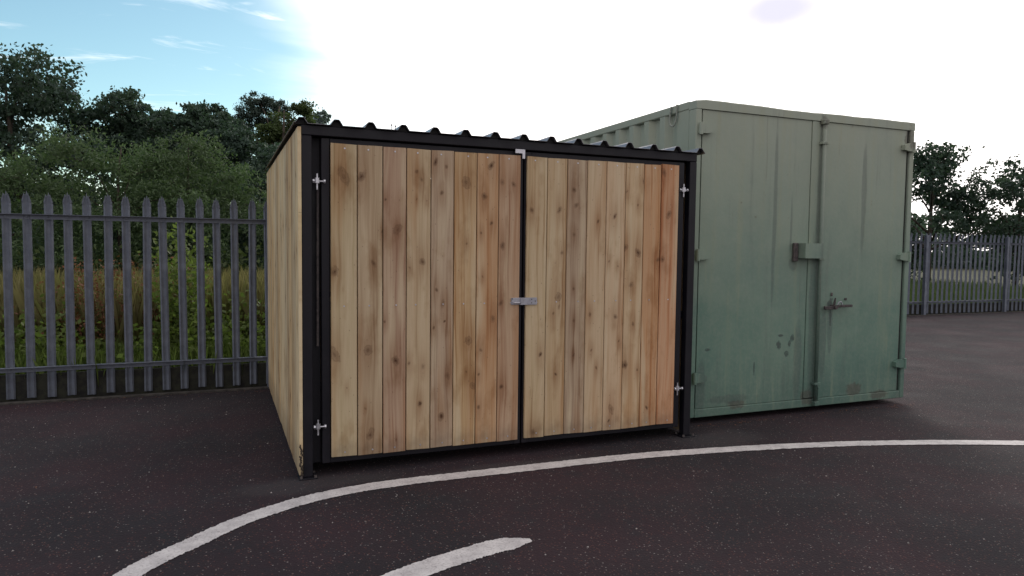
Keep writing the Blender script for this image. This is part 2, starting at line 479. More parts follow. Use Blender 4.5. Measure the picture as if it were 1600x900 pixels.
# ------------------------------------------------------------------ mesh helpers
class MB:
    def __init__(s):
        s.v = []; s.f = []

    def add(s, vs, fs):
        o = len(s.v)
        s.v += [tuple(q) for q in vs]
        s.f += [tuple(i + o for i in f) for f in fs]
        return s

    def box(s, x0, x1, y0, y1, z0, z1, ch=0.0):
        """box; ch > 0 chamfers all twelve edges"""
        if ch <= 0:
            v = [(x, y, z) for z in (z0, z1) for y in (y0, y1) for x in (x0, x1)]
            return s.add(v, [(0, 2, 3, 1), (4, 5, 7, 6), (0, 1, 5, 4), (2, 6, 7, 3), (0, 4, 6, 2), (1, 3, 7, 5)])
        c = min(ch, (x1 - x0) * .45, (y1 - y0) * .45, (z1 - z0) * .45)
        X, Y, Z = (x0, x1), (y0, y1), (z0, z1)
        idx = {}
        v = []
        for i in (0, 1):
            for j in (0, 1):
                for k in (0, 1):
                    sx, sy, sz = (1 - 2 * i), (1 - 2 * j), (1 - 2 * k)
                    idx[i, j, k, 'x'] = len(v); v.append((X[i], Y[j] + sy * c, Z[k] + sz * c))
                    idx[i, j, k, 'y'] = len(v); v.append((X[i] + sx * c, Y[j], Z[k] + sz * c))
                    idx[i, j, k, 'z'] = len(v); v.append((X[i] + sx * c, Y[j] + sy * c, Z[k]))
        f = []
        for i in (0, 1):
            q = [idx[i, 0, 0, 'x'], idx[i, 1, 0, 'x'], idx[i, 1, 1, 'x'], idx[i, 0, 1, 'x']]
            f.append(q if i else q[::-1])
            q = [idx[0, i, 0, 'y'], idx[1, i, 0, 'y'], idx[1, i, 1, 'y'], idx[0, i, 1, 'y']]
            f.append(q[::-1] if i else q)
            q = [idx[0, 0, i, 'z'], idx[1, 0, i, 'z'], idx[1, 1, i, 'z'], idx[0, 1, i, 'z']]
            f.append(q if i else q[::-1])
        for j in (0, 1):
            for k in (0, 1):
                q = [idx[0, j, k, 'y'], idx[1, j, k, 'y'], idx[1, j, k, 'z'], idx[0, j, k, 'z']]
                f.append(q if (j == 0) != (k == 1) else q[::-1])
                q = [idx[j, 0, k, 'x'], idx[j, 1, k, 'x'], idx[j, 1, k, 'z'], idx[j, 0, k, 'z']]
                f.append(q if (j == 1) != (k == 1) else q[::-1])
                q = [idx[j, k, 0, 'x'], idx[j, k, 1, 'x'], idx[j, k, 1, 'y'], idx[j, k, 0, 'y']]
                f.append(q if (j == 1) != (k == 0) else q[::-1])
        for i in (0, 1):
            for j in (0, 1):
                for k in (0, 1):
                    q = [idx[i, j, k, 'x'], idx[i, j, k, 'y'], idx[i, j, k, 'z']]
                    f.append(q if (i + j + k) % 2 else q[::-1])
        return s.add(v, f)

    def tube(s, pts, rad, n=8, cap=True):
        pts = [Vector(p) for p in pts]
        if not isinstance(rad, (list, tuple)):
            rad = [rad] * len(pts)
        o = len(s.v)
        prev = None
        for i, p in enumerate(pts):
            a = pts[max(i - 1, 0)]; b = pts[min(i + 1, len(pts) - 1)]
            d = (b - a).normalized()
            if prev is None:
                u = d.cross(Vector((0, 0, 1)))
                if u.length < 0.1:
                    u = d.cross(Vector((1, 0, 0)))
            else:
                u = prev - d * prev.dot(d)
            u.normalize(); prev = u
            w_ = d.cross(u)
            for k in range(n):
                an = 2 * math.pi * k / n
                s.v.append(tuple(p + (u * math.cos(an) + w_ * math.sin(an)) * rad[i]))
        for i in range(len(pts) - 1):
            for k in range(n):
                a = o + i * n + k; b = o + i * n + (k + 1) % n
                s.f.append((a, b, b + n, a + n))
        if cap:
            s.f.append(tuple(o + k for k in range(n))[::-1])
            s.f.append(tuple(o + (len(pts) - 1) * n + k for k in range(n)))
        return s

    def prism(s, prof, fn, a, b):
        """closed profile (list of 2D), extruded between parameters a and b; fn(u, v, t) -> xyz"""
        n = len(prof)
        v = [fn(u, w_, a) for u, w_ in prof] + [fn(u, w_, b) for u, w_ in prof]
        f = [(i, (i + 1) % n, (i + 1) % n + n, i + n) for i in range(n)]
        f += [tuple(range(n))[::-1], tuple(range(n, 2 * n))]
        return s.add(v, f)

    def build(s, name, mat, parent=None, smooth=False, origin=None, stuff=False):
        me = bpy.data.meshes.new(name)
        vv = s.v
        if origin is not None:
            vv = [(a - origin[0], b - origin[1], c - origin[2]) for a, b, c in vv]
        me.from_pydata(vv, [], s.f)
        import bmesh
        bm = bmesh.new(); bm.from_mesh(me)
        bmesh.ops.recalc_face_normals(bm, faces=bm.faces)
        bm.to_mesh(me); bm.free()
        if smooth:
            me.polygons.foreach_set('use_smooth', [True] * len(me.polygons))
        me.materials.append(mat)
        o = bpy.data.objects.new(name, me)
        COL.objects.link(o)
        if stuff:
            o['kind'] = 'stuff'
        if parent is not None:
            o.parent = parent
            po = WORLD.get(parent.name, (0, 0, 0))
        else:
            po = (0, 0, 0)
        og = origin or (0, 0, 0)
        if origin is None and parent is not None:
            # vertices given in world space: object sits back at the world origin
            o.location = (-po[0], -po[1], -po[2])
            WORLD[o.name] = (0, 0, 0)
        else:
            o.location = (og[0] - po[0], og[1] - po[1], og[2] - po[2])
            WORLD[o.name] = tuple(og)
        return o


WORLD = {}


def empty(name, loc, label, cat, group=None):
    o = bpy.data.objects.new(name, None)
    o.empty_display_size = 0.2
    COL.objects.link(o)
    o.location = loc
    WORLD[o.name] = tuple(loc)
    o['label'] = label
    o['category'] = cat
    if group:
        o['group'] = group
    return o


def sub_empty(name, loc, parent):
    o = bpy.data.objects.new(name, None)
    o.empty_display_size = 0.1
    COL.objects.link(o)
    o.parent = parent
    po = WORLD[parent.name]
    o.location = tuple(a - b for a, b in zip(loc, po))
    WORLD[o.name] = tuple(loc)
    return o


# ------------------------------------------------------------------ ground
def grid_plane(x0, x1, y0, y1, z, nx=1, ny=1, amp=0.0):
    m = MB()
    for j in range(ny + 1):
        for i in range(nx + 1):
            m.v.append((x0 + (x1 - x0) * i / nx, y0 + (y1 - y0) * j / ny, z + random.uniform(-amp, amp)))
    for j in range(ny):
        for i in range(nx):
            a = j * (nx + 1) + i
            m.f.append((a, a + 1, a + nx + 2, a + nx + 1))
    return m


FY = 7.38           # fence line
g = grid_plane(-900, 900, -900, 900, -0.06).build('ground', MAT['soil'])
g['kind'] = 'structure'
am = MB()
am.add([(-30, -30, 0), (3.44, -30, 0), (30, -30, 0), (30, 7.26, 0), (3.44, 7.26, 0), (-30, 7.26, 0), (30, 11.0, 0), (3.44, 11.0, 0)],
       [(0, 1, 4, 5), (1, 2, 3, 4), (4, 3, 6, 7)])
a = am.build('asphalt_surface', MAT['asphalt'])
a['kind'] = 'structure'
for args in ((-30, 3.34, 7.262, 7.312), (3.36, 3.41, 7.33, 11.03), (3.43, 30, 11.0, 11.05)):
    k = MB().box(*args, -0.06, 0.018, 0.006).build('kerb', MAT['kerb'])
    k['kind'] = 'structure'


def catmull(pts, n=16):
    P = [np.array(p, float) for p in pts]
    P = [2 * P[0] - P[1]] + P + [2 * P[-1] - P[-2]]
    out = []
    for i in range(1, len(P) - 2):
        for k in range(n):
            t = k / n
            out.append(0.5 * ((2 * P[i]) + (-P[i - 1] + P[i + 1]) * t + (2 * P[i - 1] - 5 * P[i] + 4 * P[i + 1] - P[i + 2]) * t * t
                       + (-P[i - 1] + 3 * P[i] - 3 * P[i + 1] + P[i + 2]) * t ** 3))
    out.append(P[-2])
    return out


def road_line(name, pts, width, round_end=False, n=24, rag=0.0028):
    c = catmull(pts, n)
    L = []; R_ = []
    N = len(c)
    for i, p in enumerate(c):
        d = c[min(i + 1, N - 1)] - c[max(i - 1, 0)]
        d /= np.linalg.norm(d)
        nn = np.array([-d[1], d[0]])
        wd = width / 2
        if round_end:
            s_ = np.linalg.norm(c[-1] - p)
            if s_ < 0.12:
                wd *= min(1.0, 0.18 + 0.82 * (s_ / 0.12) ** 0.8)
        L.append(p + nn * (wd + random.gauss(0, rag)))
        R_.append(p - nn * (wd + random.gauss(0, rag)))
    m = MB()
    for a_, b_ in zip(L, R_):
        m.v += [(a_[0], a_[1], 0.004), (b_[0], b_[1], 0.004)]
    for i in range(N - 1):
        m.f.append((2 * i, 2 * i + 1, 2 * i + 3, 2 * i + 2))
    o = m.build(name, MAT['paint'])
    o['kind'] = 'structure'
    return o


road_line('painted_line', [(-0.62, 2.75), (-0.50, 3.08), (-0.38, 3.32), (-0.253, 3.474), (-0.138, 3.578), (-0.012, 3.708), (0.158, 3.84), (0.433, 3.985),
                           (0.731, 4.062), (1.041, 4.085), (1.36, 4.082), (1.699, 4.075), (2.158, 4.068), (2.645, 4.048),
                           (3.13, 3.99), (3.628, 3.91), (4.123, 3.805), (4.432, 3.724), (5.0, 3.54), (5.7, 3.25), (6.6, 2.8), (7.6, 2.1)], 0.120)
road_line('painted_line', [(0.30, 2.66), (0.55, 2.82), (0.80, 2.93), (1.05, 3.005), (1.20, 3.038), (1.375, 3.046)], 0.138, True)

# loose chippings on the tarmac
def chippings():
    m = MB()
    n = 2600
    for i in range(n):
        x = random.uniform(-2.5, 7.5)
        y = random.uniform(2.0, 7.2)
        if 0.4 < x < 3.4 and y > 4.34:
            continue
        if x > 3.4 and y > 4.6:
            continue
        r = random.choice((0.0018, 0.0022, 0.0022, 0.003, 0.004, 0.006)) * random.uniform(0.7, 1.25)
        if i % 170 == 0:
            r *= 2.0
        a0 = random.random() * 6.28
        v = [(x + math.cos(a0 + q * 2.09) * r * random.uniform(.8, 1.3), y + math.sin(a0 + q * 2.09) * r, 0.0004) for q in range(3)]
        v.append((x, y, r * random.uniform(0.6, 1.1)))
        m.add(v, [(0, 1, 3), (1, 2, 3), (2, 0, 3)])
    o = m.build('loose_chippings', MAT['stone'])
    o['kind'] = 'stuff'
    o['label'] = 'pale loose chippings scattered over the dark tarmac'
    o['category'] = 'gravel'


chippings()

# ------------------------------------------------------------------ the timber shed
SX0, SX1, SY0, SY1 = 0.449, 3.281, 4.358, 7.29
SH = 2.125
shed = empty('storage_shed', ((SX0 + SX1) / 2, (SY0 + SY1) / 2, 0),
             'timber clad storage shed with black steel frame, double plank doors and ribbed roof', 'shed')


def set_knots(o, ks):
    for i in range(NK):
        o['knot_%d' % i] = [float(q) for q in ks[i]] if i < len(ks) else [9.0, 9.0, 0.0005]


def plank(parent, x0, x1, yf, th, z0, z1, tone, knots, axis='x', nrm=-1, name='plank'):
    """upright board. axis 'x': spans x, front face at y=yf; axis 'y': spans y, front face at x=yf"""
    cx = (x0 + x1) / 2
    hw = (x1 - x0) / 2
    c = 0.0035
    prof = [(-hw, th), (-hw, c), (-hw + c, 0), (hw - c, 0), (hw, c), (hw, th)]
    m = MB()
    sl = random.uniform(-0.002, 0.002)
    if axis == 'x':
        m.prism(prof, lambda u, v, t: (cx + u, yf - nrm * v, t + sl * u / hw), z0, z1)
        org = (cx, yf, 0.0)
    else:
        m.prism(prof, lambda u, v, t: (yf - nrm * v, cx + u, t + sl * u / hw), z0, z1)
        org = (yf, cx, 0.0)
    o = m.build(name, MAT['wood'], parent, origin=org)
    if axis == 'y':
        # turn the local axes so that local x runs across the board, as the timber grain expects
        mw = o.location.copy()
        me = o.data
        me.transform(Matrix.Rotation(-math.pi / 2, 4, 'Z'))
        o.rotation_euler = (0, 0, math.pi / 2)
        o.location = mw
    r, g_, b_ = rgbv(tone)
    K_ = 2.2
    o.color = (min(r * K_ * 0.97, 1), min(g_ * K_ * 1.07, 1), min(b_ * K_, 1), 1)
    set_knots(o, [(kx - cx, kz, kr) for kx, kz, kr in knots] if axis == 'x' else knots)
    return o


KN = [
 [(0.695, 1.834, 0.0282), (0.641, 1.258, 0.024), (0.639, 0.75, 0.0263), (0.712, 0.54, 0.0082)],
 [(0.803, 1.836, 0.0243), (0.878, 1.305, 0.0162), (0.929, 1.503, 0.0121), (0.842, 0.769, 0.0285), (0.858, 0.239, 0.023), (0.826, 0.402, 0.0083)],
 [(0.951, 1.701, 0.0101), (1.026, 1.517, 0.0285), (1.013, 0.692, 0.0247), (0.946, 0.941, 0.0102), (1.02, 0.187, 0.0084)],
 [(1.147, 1.884, 0.0144), (1.18, 1.834, 0.0144), (1.187, 1.318, 0.0205), (1.104, 1.279, 0.0102), (1.148, 1.712, 0.0082), (1.214, 1.703, 0.0082), (1.194, 0.645, 0.0146), (1.102, 0.671, 0.0124), (1.174, 0.408, 0.0168)],
 [(1.27, 1.951, 0.0166), (1.28, 1.137, 0.0145), (1.315, 0.311, 0.0213), (1.263, 0.894, 0.0124), (1.342, 1.925, 0.0146), (1.311, 1.755, 0.0145), (1.324, 1.048, 0.0166), (1.336, 0.934, 0.0125), (1.357, 0.578, 0.0169)],
 [(1.476, 1.831, 0.0294), (1.481, 1.435, 0.0105), (1.5, 0.802, 0.0253), (1.486, 0.595, 0.0085), (1.536, 0.499, 0.0214)],
 [(1.649, 1.948, 0.0213), (1.602, 1.746, 0.019), (1.653, 1.573, 0.0148), (1.581, 1.509, 0.0105), (1.594, 1.222, 0.0084), (1.585, 0.735, 0.0149), (1.669, 0.939, 0.017), (1.573, 0.353, 0.013), (1.573, 0.573, 0.0107)],
 [(1.735, 1.425, 0.0192), (1.727, 1.843, 0.0171), (1.808, 1.834, 0.0172), (1.736, 0.479, 0.0174), (1.727, 1.046, 0.0171)],
 [(1.943, 1.666, 0.0174), (2.019, 0.684, 0.0154), (1.973, 0.151, 0.018)],
 [(2.149, 1.671, 0.0177), (2.173, 1.383, 0.0155), (2.152, 1.078, 0.0243), (2.155, 1.007, 0.0133), (2.115, 0.964, 0.0133), (2.138, 0.542, 0.0134)],
 [(2.258, 1.816, 0.0179), (2.279, 1.711, 0.0179), (2.265, 1.509, 0.0156), (2.267, 1.135, 0.0112), (2.274, 0.912, 0.0135), (2.275, 0.668, 0.0113)],
 [(2.452, 1.602, 0.0136), (2.402, 0.952, 0.0136), (2.461, 0.567, 0.0115), (2.417, 0.697, 0.0114)],
 [(2.586, 1.644, 0.0161), (2.546, 1.323, 0.0092), (2.62, 1.29, 0.0092), (2.605, 0.929, 0.0185), (2.588, 0.261, 0.0212), (2.569, 0.181, 0.0118), (2.638, 0.752, 0.0093)],
 [(2.684, 1.823, 0.0117), (2.82, 1.9, 0.0142), (2.775, 1.728, 0.0118), (2.681, 1.424, 0.0209), (2.785, 1.387, 0.0258), (2.732, 1.156, 0.0187), (2.754, 0.873, 0.0141), (2.692, 0.578, 0.0259), (2.798, 0.535, 0.0119)],
 [(2.956, 1.337, 0.0167), (2.886, 0.25, 0.0146)],
 [(2.991, 1.973, 0.0193), (2.995, 1.342, 0.0192), (3.041, 1.67, 0.0217)],
]
TONES = [(131, 114, 92), (122, 102, 84), (118, 92, 78), (134, 114, 94), (124, 104, 90), (136, 110, 84), (133, 101, 76), (126, 99, 82),
         (134, 114, 92), (130, 107, 84), (116, 96, 82), (137, 115, 95), (142, 118, 98), (142, 119, 97), (134, 97, 70), (137, 97, 73)]
LB = [.616, .777, .935, 1.084, 1.242, 1.395, 1.551, 1.704, 1.861]
RB = [1.905, 2.057, 2.208, 2.364, 2.518, 2.673, 2.826, 2.972, 3.127]
PF = SY0                                   # face of the door boards
B = MAT['black']

# frame members, each its own part
for (x0, y0) in ((SX0, SY0), (SX1 - 0.06, SY0), (SX0, SY1 - 0.06), (SX1 - 0.06, SY1 - 0.06)):
    m = MB().box(x0, x0 + 0.06, y0, y0 + 0.06, 0.008, SH - 0.061, 0.004)
    p = m.build('post', B, shed)
    m = MB().box(x0 - 0.025, x0 + 0.085, y0 - 0.03, y0 + 0.09, 0.0, 0.008, 0.002)
    q = m.build('base_plate', B, p)
    mb = MB()
    for bx, by in ((x0 - 0.012, y0 - 0.016), (x0 + 0.072, y0 - 0.016), (x0 - 0.012, y0 + 0.076), (x0 + 0.072, y0 + 0.076)):
        mb.tube([(bx, by, 0.008), (bx, by, 0.02)], 0.009, 6)
    mb.build('bolt_heads', MAT['old_steel'], p, stuff=True)
MB().box(SX0, SX1, SY0, SY0 + 0.06, SH - 0.06, SH, 0.004).build('header_beam', B, shed)
MB().box(SX0, SX1, SY1 - 0.06, SY1, SH - 0.06, SH, 0.004).build('rear_beam', B, shed)
for x0 in (SX0, SX1 - 0.06):
    MB().box(x0 - (0.0 if x0 < 1 else 0.024), x0 + 0.06 - (0.0 if x0 < 1 else 0.024), SY0 + 0.061, SY1 - 0.061, SH - 0.06, SH, 0.004).build('side_beam', B, shed)
    MB().box(x0 - (0.0 if x0 < 1 else 0.024), x0 + 0.05 - (0.0 if x0 < 1 else 0.024), SY0 + 0.061, SY1 - 0.061, 0.9, 0.95, 0.003).build('side_rail', B, shed)
MB().box(SX0 + 0.061, SX1 - 0.061, SY1 - 0.056, SY1 - 0.006, 0.9, 0.95, 0.003).build('rear_rail', B, shed)

# roof sheet: box profile, ribs every 203 mm
def roof():
    m = MB()
    ys = (SY0 - 0.028, SY1 + 0.05)
    prof = [(0.405, 0.004), (0.412, 0.004)]
    for k_ in range(15):
        c = 0.448 + 0.203 * k_
        if k_ == 14:
            prof += [(c - 0.036, 0.0), (c - 0.014, 0.033), (c + 0.010, 0.034), (c + 0.042, -0.004)]
        elif k_ == 0:
            prof += [(c - 0.034, 0.002), (c - 0.014, 0.033), (c + 0.014, 0.033), (c + 0.036, 0.0)]
        else:
            prof += [(c - 0.036, 0.0), (c - 0.020, 0.026), (c - 0.012, 0.034), (c + 0.012, 0.034), (c + 0.020, 0.026), (c + 0.036, 0.0)]
    z0 = SH + 0.003
    n = len(prof)
    N = 10
    for j in range(N + 1):
        y = ys[0] + (ys[1] - ys[0]) * j / N
        for (x, z) in prof:
            m.v.append((x, y, z0 + z))
    for j in range(N):
        for i in range(n - 1):
            a_ = j * n + i
            m.f.append((a_, a_ + 1, a_ + n + 1, a_ + n))
    o = m.build('roof_sheet', MAT['roof'], shed)
    s_ = o.modifiers.new('thick', 'SOLIDIFY'); s_.thickness = 0.0025; s_.offset = 1
    # black foam fillers closing the ribs under the front edge
    f_ = MB()
    for k_ in range(15):
        c = 0.448 + 0.203 * k_
        f_.prism([(-0.033, 0.001), (-0.017, 0.026), (-0.011, 0.0315), (0.009, 0.0315), (0.017, 0.026), (0.031, 0.001)],
                 lambda u, v, t, c=c: (c + u, t, SH + v), SY0 + 0.004, SY0 + 0.05)
    fo = f_.build('rib_fillers', MAT['dark_gap'], o, stuff=True)
    # roofing screws: two stand proud by the third rib
    s2 = MB()
    for k_ in range(15):
        c = 0.448 + 0.203 * k_ + 0.10
        if c > 3.25:
            continue
        for y in (SY0 + 0.03, (SY0 + SY1) / 2, SY1 - 0.03):
            s2.tube([(c, y, SH + 0.006), (c, y, SH + 0.013)], 0.006, 6)
    for x, h in ((0.993, 0.045), (1.018, 0.040)):
        s2.tube([(x, SY0 + 0.03, SH + 0.005), (x, SY0 + 0.03, SH + h - 0.006)], 0.0022, 6)
        s2.tube([(x, SY0 + 0.03, SH + h - 0.007), (x, SY0 + 0.03, SH + h)], 0.006, 6)
    s2.build('roofing_screws', MAT['old_steel'], o, stuff=True)


MAT['roof'] = galvanised("dark_coated_roofing", (0.20, 0.20, 0.22), (0.28, 0.28, 0.30), 0.30, 5.0, 0.7, (0.08, 0.08, 0.075))
roof()

# doors
def door(bounds, fx0, fx1, tones, knots, zb, hx, handle_side, label=None):
    d = sub_empty('door', ((fx0 + fx1) / 2, SY0 + 0.04, 0.07), shed)
    fy0, fy1 = SY0 + 0.0225, SY0 + 0.0725
    z0, z1 = 0.075, 2.058
    for a_ in (fx0, fx1 - 0.05):
        MB().box(a_, a_ + 0.05, fy0, fy1, z0, z1, 0.003).build('stile', B, d)
    for zz in (z0, 1.02, z1 - 0.05):
        MB().box(fx0 + 0.05, fx1 - 0.05, fy0 + 0.001, fy1 - 0.001, zz, zz + 0.05, 0.003).build('rail', B, d)
    sm = MB()
    for i in range(8):
        dz = random.uniform(-0.003, 0.003)
        dy = random.uniform(-0.0012, 0.0012)
        gap = random.uniform(0.0018, 0.0032)
        top = 2.025 + (0.006 if (i == 7 and label) else 0) + random.uniform(-0.002, 0.002)
        plank(d, bounds[i] + gap, bounds[i + 1] - gap, PF + dy, 0.021 - 0.0013, zb + dz, top, tones[i], knots[i])
        cxp = (bounds[i] + bounds[i + 1]) / 2
        for zz in (2.0, 1.045, zb + 0.028):
            xx = cxp + random.uniform(-0.02, 0.02)
            sm.tube([(xx, PF + 0.003, zz), (xx, PF - 0.002, zz)], 0.0052, 8)
    sm.build('screws', MAT['zinc'], d, stuff=True)
    return d


dl = door(LB, 0.566, 1.886, TONES[:8], KN[:8], 0.112, 0.549, 1)
dr = door(RB, 1.896, 3.186, TONES[8:], KN[8:], 0.114, 3.20, -1, True)
# inner steel jamb strips that close the gap beside each door
MB().box(0.512, 0.564, SY0 + 0.078, SY0 + 0.082, 0.07, 2.06).build('jamb_strip', B, shed)
MB().box(3.188, 3.219, SY0 + 0.078, SY0 + 0.082, 0.07, 2.06).build('jamb_strip', B, shed)
MB().tube([(0.545, SY0 + 0.050, 0.80), (0.549, SY0 + 0.050, 1.75)], 0.008, 8).build('gap_light_rod', MAT['old_steel'], shed)  # added grey rod stands in for daylight seen through the door gap


def hinge(x0, x1, z, pin):
    """eye bolt hinge: a threaded bolt from post to door with a pin through its eye"""
    h = sub_empty('hinge', ((x0 + x1) / 2, SY0 + 0.03, z), shed)
    y = SY0 + 0.014
    MB().tube([(x0, y, z), (x1, y, z)], 0.0055, 8).build('threaded_bolt', MAT['zinc'], h)
    m = MB()
    m.tube([(x0 - 0.001, y, z), (x0 + 0.009, y, z)], 0.012, 6)
    m.tube([(x1 - 0.009, y, z), (x1 + 0.001, y, z)], 0.012, 6)
    m.build('nuts', MAT['zinc'], h, stuff=True)
    m = MB()
    m.tube([(pin, y, z - 0.012), (pin, y, z + 0.020)], 0.0145, 10)
    m.build('eye', MAT['zinc'], h)
    m = MB().tube([(pin, y, z - 0.050), (pin, y, z + 0.045)], 0.0055, 8)
    m.build('pin', MAT['zinc'], h)


hinge(0.516, 0.588, 1.797, 0.541)
hinge(0.516, 0.588, 0.308, 0.541)
hinge(3.142, 3.212, 1.853, 3.177)
hinge(3.138, 3.208, 0.370, 3.165)

# hasp across the meeting boards
hp = sub_empty('hasp', (1.89, SY0, 1.055), shed)
yh = SY0 - 0.002
MB().box(1.797, 1.872, yh - 0.006, yh, 1.032, 1.078, 0.002).build('staple_plate', MAT['hasp'], hp)
m = MB()
m.prism([(1.862, yh - 0.013), (1.876, yh - 0.013), (1.882, yh - 0.009), (1.985, yh - 0.009), (1.985, yh - 0.003), (1.878, yh - 0.003), (1.872, yh - 0.007), (1.862, yh - 0.007)],
        lambda u, v, t: (u, v, t), 1.030, 1.078)
m.build('hasp_strap', MAT['hasp'], hp)
m = MB()
m.tube([(1.812, yh - 0.006, 1.047), (1.812, yh - 0.020, 1.047), (1.815, yh - 0.024, 1.047), (1.850, yh - 0.024, 1.047), (1.853, yh - 0.020, 1.047), (1.853, yh - 0.006, 1.047)], 0.0042, 8)
m.build('staple', MAT['zinc'], hp)
m = MB()
for xx, zz in ((1.803, 1.072), (1.866, 1.072), (1.945, 1.042), (1.945, 1.066), (1.972, 1.054)):
    m.tube([(xx, yh - 0.004, zz), (xx, yh - 0.0105, zz)], 0.004, 8)
m.build('hasp_rivets', MAT['old_steel'], hp, stuff=True)

# galvanised top catch where the doors meet the header
tcx = sub_empty('top_catch', (1.85, SY0, 2.04), shed)
m = MB().prism([(1.815, 2.040), (1.866, 2.040), (1.866, 2.006), (1.884, 2.006), (1.884, 2.066), (1.815, 2.066)], lambda u, v, t: (u, t, v), SY0 - 0.010, SY0 - 0.004)
m.build('catch_plate', MAT['zinc'], tcx)
MB().box(1.822, 1.86, SY0 - 0.004, SY0 + 0.06, 2.044, 2.060, 0.002).build('catch_tongue', MAT['zinc'], tcx)

# side, rear and far side cladding
n_side = 19
ws = (SY1 - SY0 + 0.016) / n_side
for i in range(n_side):
    y0 = SY0 - 0.010 + i * ws
    tone = random.choice([(150, 130, 104), (132, 112, 88), (160, 141, 115), (142, 126, 106), (128, 106, 82), (152, 127, 96), (156, 138, 114)])
    ks = [(random.uniform(-0.06, 0.06), random.uniform(0.2, 2.0), random.uniform(0.010, 0.022)) for _ in range(random.randint(2, 5))]
    o = plank(shed, y0 + 0.003, y0 + ws - 0.003, SX0 - 0.022 + random.uniform(-0.001, 0.001), 0.0205, 0.022 + random.uniform(-0.004, 0.004), 2.108,
              tone, ks, axis='y', nrm=-1)
ws2 = (SY1 - SY0 - 0.124) / 18
for i in range(18):
    y0 = SY0 + 0.062 + i * ws2
    plank(shed, y0 + 0.0015, y0 + ws2 - 0.0015, SX1 - 0.002, 0.0205, 0.022, 2.108, (135, 113, 90),
          [(random.uniform(-0.06, 0.06), random.uniform(0.2, 2.0), 0.016)], axis='y', nrm=1)
wr = (SX1 - SX0) / 18
for i in range(18):
    x0 = SX0 + i * wr
    plank(shed, x0 + 0.0015, x0 + wr - 0.0015, SY1 + 0.022, 0.0205, 0.03, 2.108, (130, 108, 86),
          [(x0 + random.uniform(0.02, 0.13), random.uniform(0.2, 2.0), 0.016)], axis='x', nrm=1)
# flaking bark left on the edge of the front corner board
m = MB()
for i in range(26):
    z = 0.028 + (i / 26) ** 1.2 * 0.19
    x = 0.4275 + random.uniform(0.002, 0.020)
    r = random.uniform(0.004, 0.010)
    y = SY0 - 0.0105
    vs = [(x + math.cos(a_) * r * random.uniform(.5, .8), y - random.uniform(0.001, 0.005), z + math.sin(a_) * r * random.uniform(.8, 1.4)) for a_ in np.linspace(0, 5.2, 6)]
    vs.append((x, y - 0.006, z)); vs += [(v[0], y + 0.001, v[2]) for v in vs[:6]]
    m.add(vs, [(j, (j + 1) % 6, 6) for j in range(6)] + [(j, 7 + j, 7 + (j + 1) % 6, (j + 1) % 6) for j in range(6)])
m.build('bark_edge', MAT['bark'], shed, stuff=True)

# ------------------------------------------------------------------ shipping container
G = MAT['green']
cont = empty('storage_container', (CX0 + CW / 2, CY0 + CL / 2, 0),
             'green steel storage container with stained paint and painted glare on its upper half standing right of the timber shed', 'container')
X0, X1 = CX0, CX0 + CW
Y0, Y1 = CY0, CY0 + CL
for (xa, ya) in ((X0, Y0), (X1 - 0.055, Y0), (X0, Y1 - 0.10), (X1 - 0.055, Y1 - 0.10)):
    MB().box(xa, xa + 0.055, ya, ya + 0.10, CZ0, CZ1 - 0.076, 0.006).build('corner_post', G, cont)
# top and bottom frame
tm = MB()
N = 26
for i in range(N + 1):            # header, slightly dented along its top edge
    x = X0 + (X1 - X0) * i / N
    dz = -0.010 * math.exp(-((x - 4.55) / 0.35) ** 2) - 0.006 * math.exp(-((x - 5.2) / 0.12) ** 2) + random.uniform(-0.0015, 0.0015)
    if i == 0:
        dz = -0.012
    tm.v += [(x, Y0, CZ1 - 0.075), (x, Y0 + 0.0, CZ1 - 0.008 + dz), (x, Y0 + 0.010, CZ1 + dz), (x, Y0 + 0.10, CZ1 + dz), (x, Y0 + 0.10, CZ1 - 0.075)]
for i in range(N):
    for j in range(5):
        a_ = i * 5 + j; b_ = i * 5 + (j + 1) % 5
        tm.f.append((a_, b_, b_ + 5, a_ + 5))
tm.f += [(4, 3, 2, 1, 0), tuple(N * 5 + q for q in range(5))]
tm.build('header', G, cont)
MB().box(X0, X1, Y1 - 0.10, Y1, CZ1 - 0.12, CZ1, 0.006).build('rear_header', G, cont)
MB().box(X0 + 0.056, X1 - 0.056, Y0, Y0 + 0.10, CZ0, 0.118, 0.005).build('sill', G, cont)
MB().box(X0 + 0.056, X1 - 0.056, Y1 - 0.1, Y1, CZ0, 0.118, 0.005).build('rear_sill', G, cont)
for s_ in (0, 1):
    xa = X0 if s_ == 0 else X1 - 0.06
    MB().box(xa, xa + 0.06, Y0 + 0.101, Y1 - 0.101, CZ1 - 0.068, CZ1 - 0.004, 0.006).build('top_rail', G, cont)
    MB().box(xa, xa + 0.05, Y0 + 0.101, Y1 - 0.101, CZ0, CZ0 + 0.14, 0.006).build('bottom_rail', G, cont)
    # corrugated wall
    m = MB()
    prof = []
    y = Y0 + 0.101
    first = True
    out_x = xa + 0.006 if s_ == 0 else xa + 0.054
    in_x = out_x + (0.045 if s_ == 0 else -0.045)
    prof.append((out_x, y)); y += 0.16; prof.append((out_x, y))
    while y < Y1 - 0.45:
        prof.append((in_x, y + 0.055)); prof.append((in_x, y + 0.125)); prof.append((out_x, y + 0.175)); prof.append((out_x, y + 0.245))
        y += 0.245
    prof.append((out_x, Y1 - 0.101))
    for (x, yy) in prof:
        m.v += [(x, yy, CZ0 + 0.142), (x, yy, CZ1 - 0.070)]
    for i in range(len(prof) - 1):
        m.f.append((2 * i, 2 * i + 2, 2 * i + 3, 2 * i + 1))
    o = m.build('side_wall', G, cont)
    q = o.modifiers.new('thick', 'SOLIDIFY'); q.thickness = 0.003
m = MB()
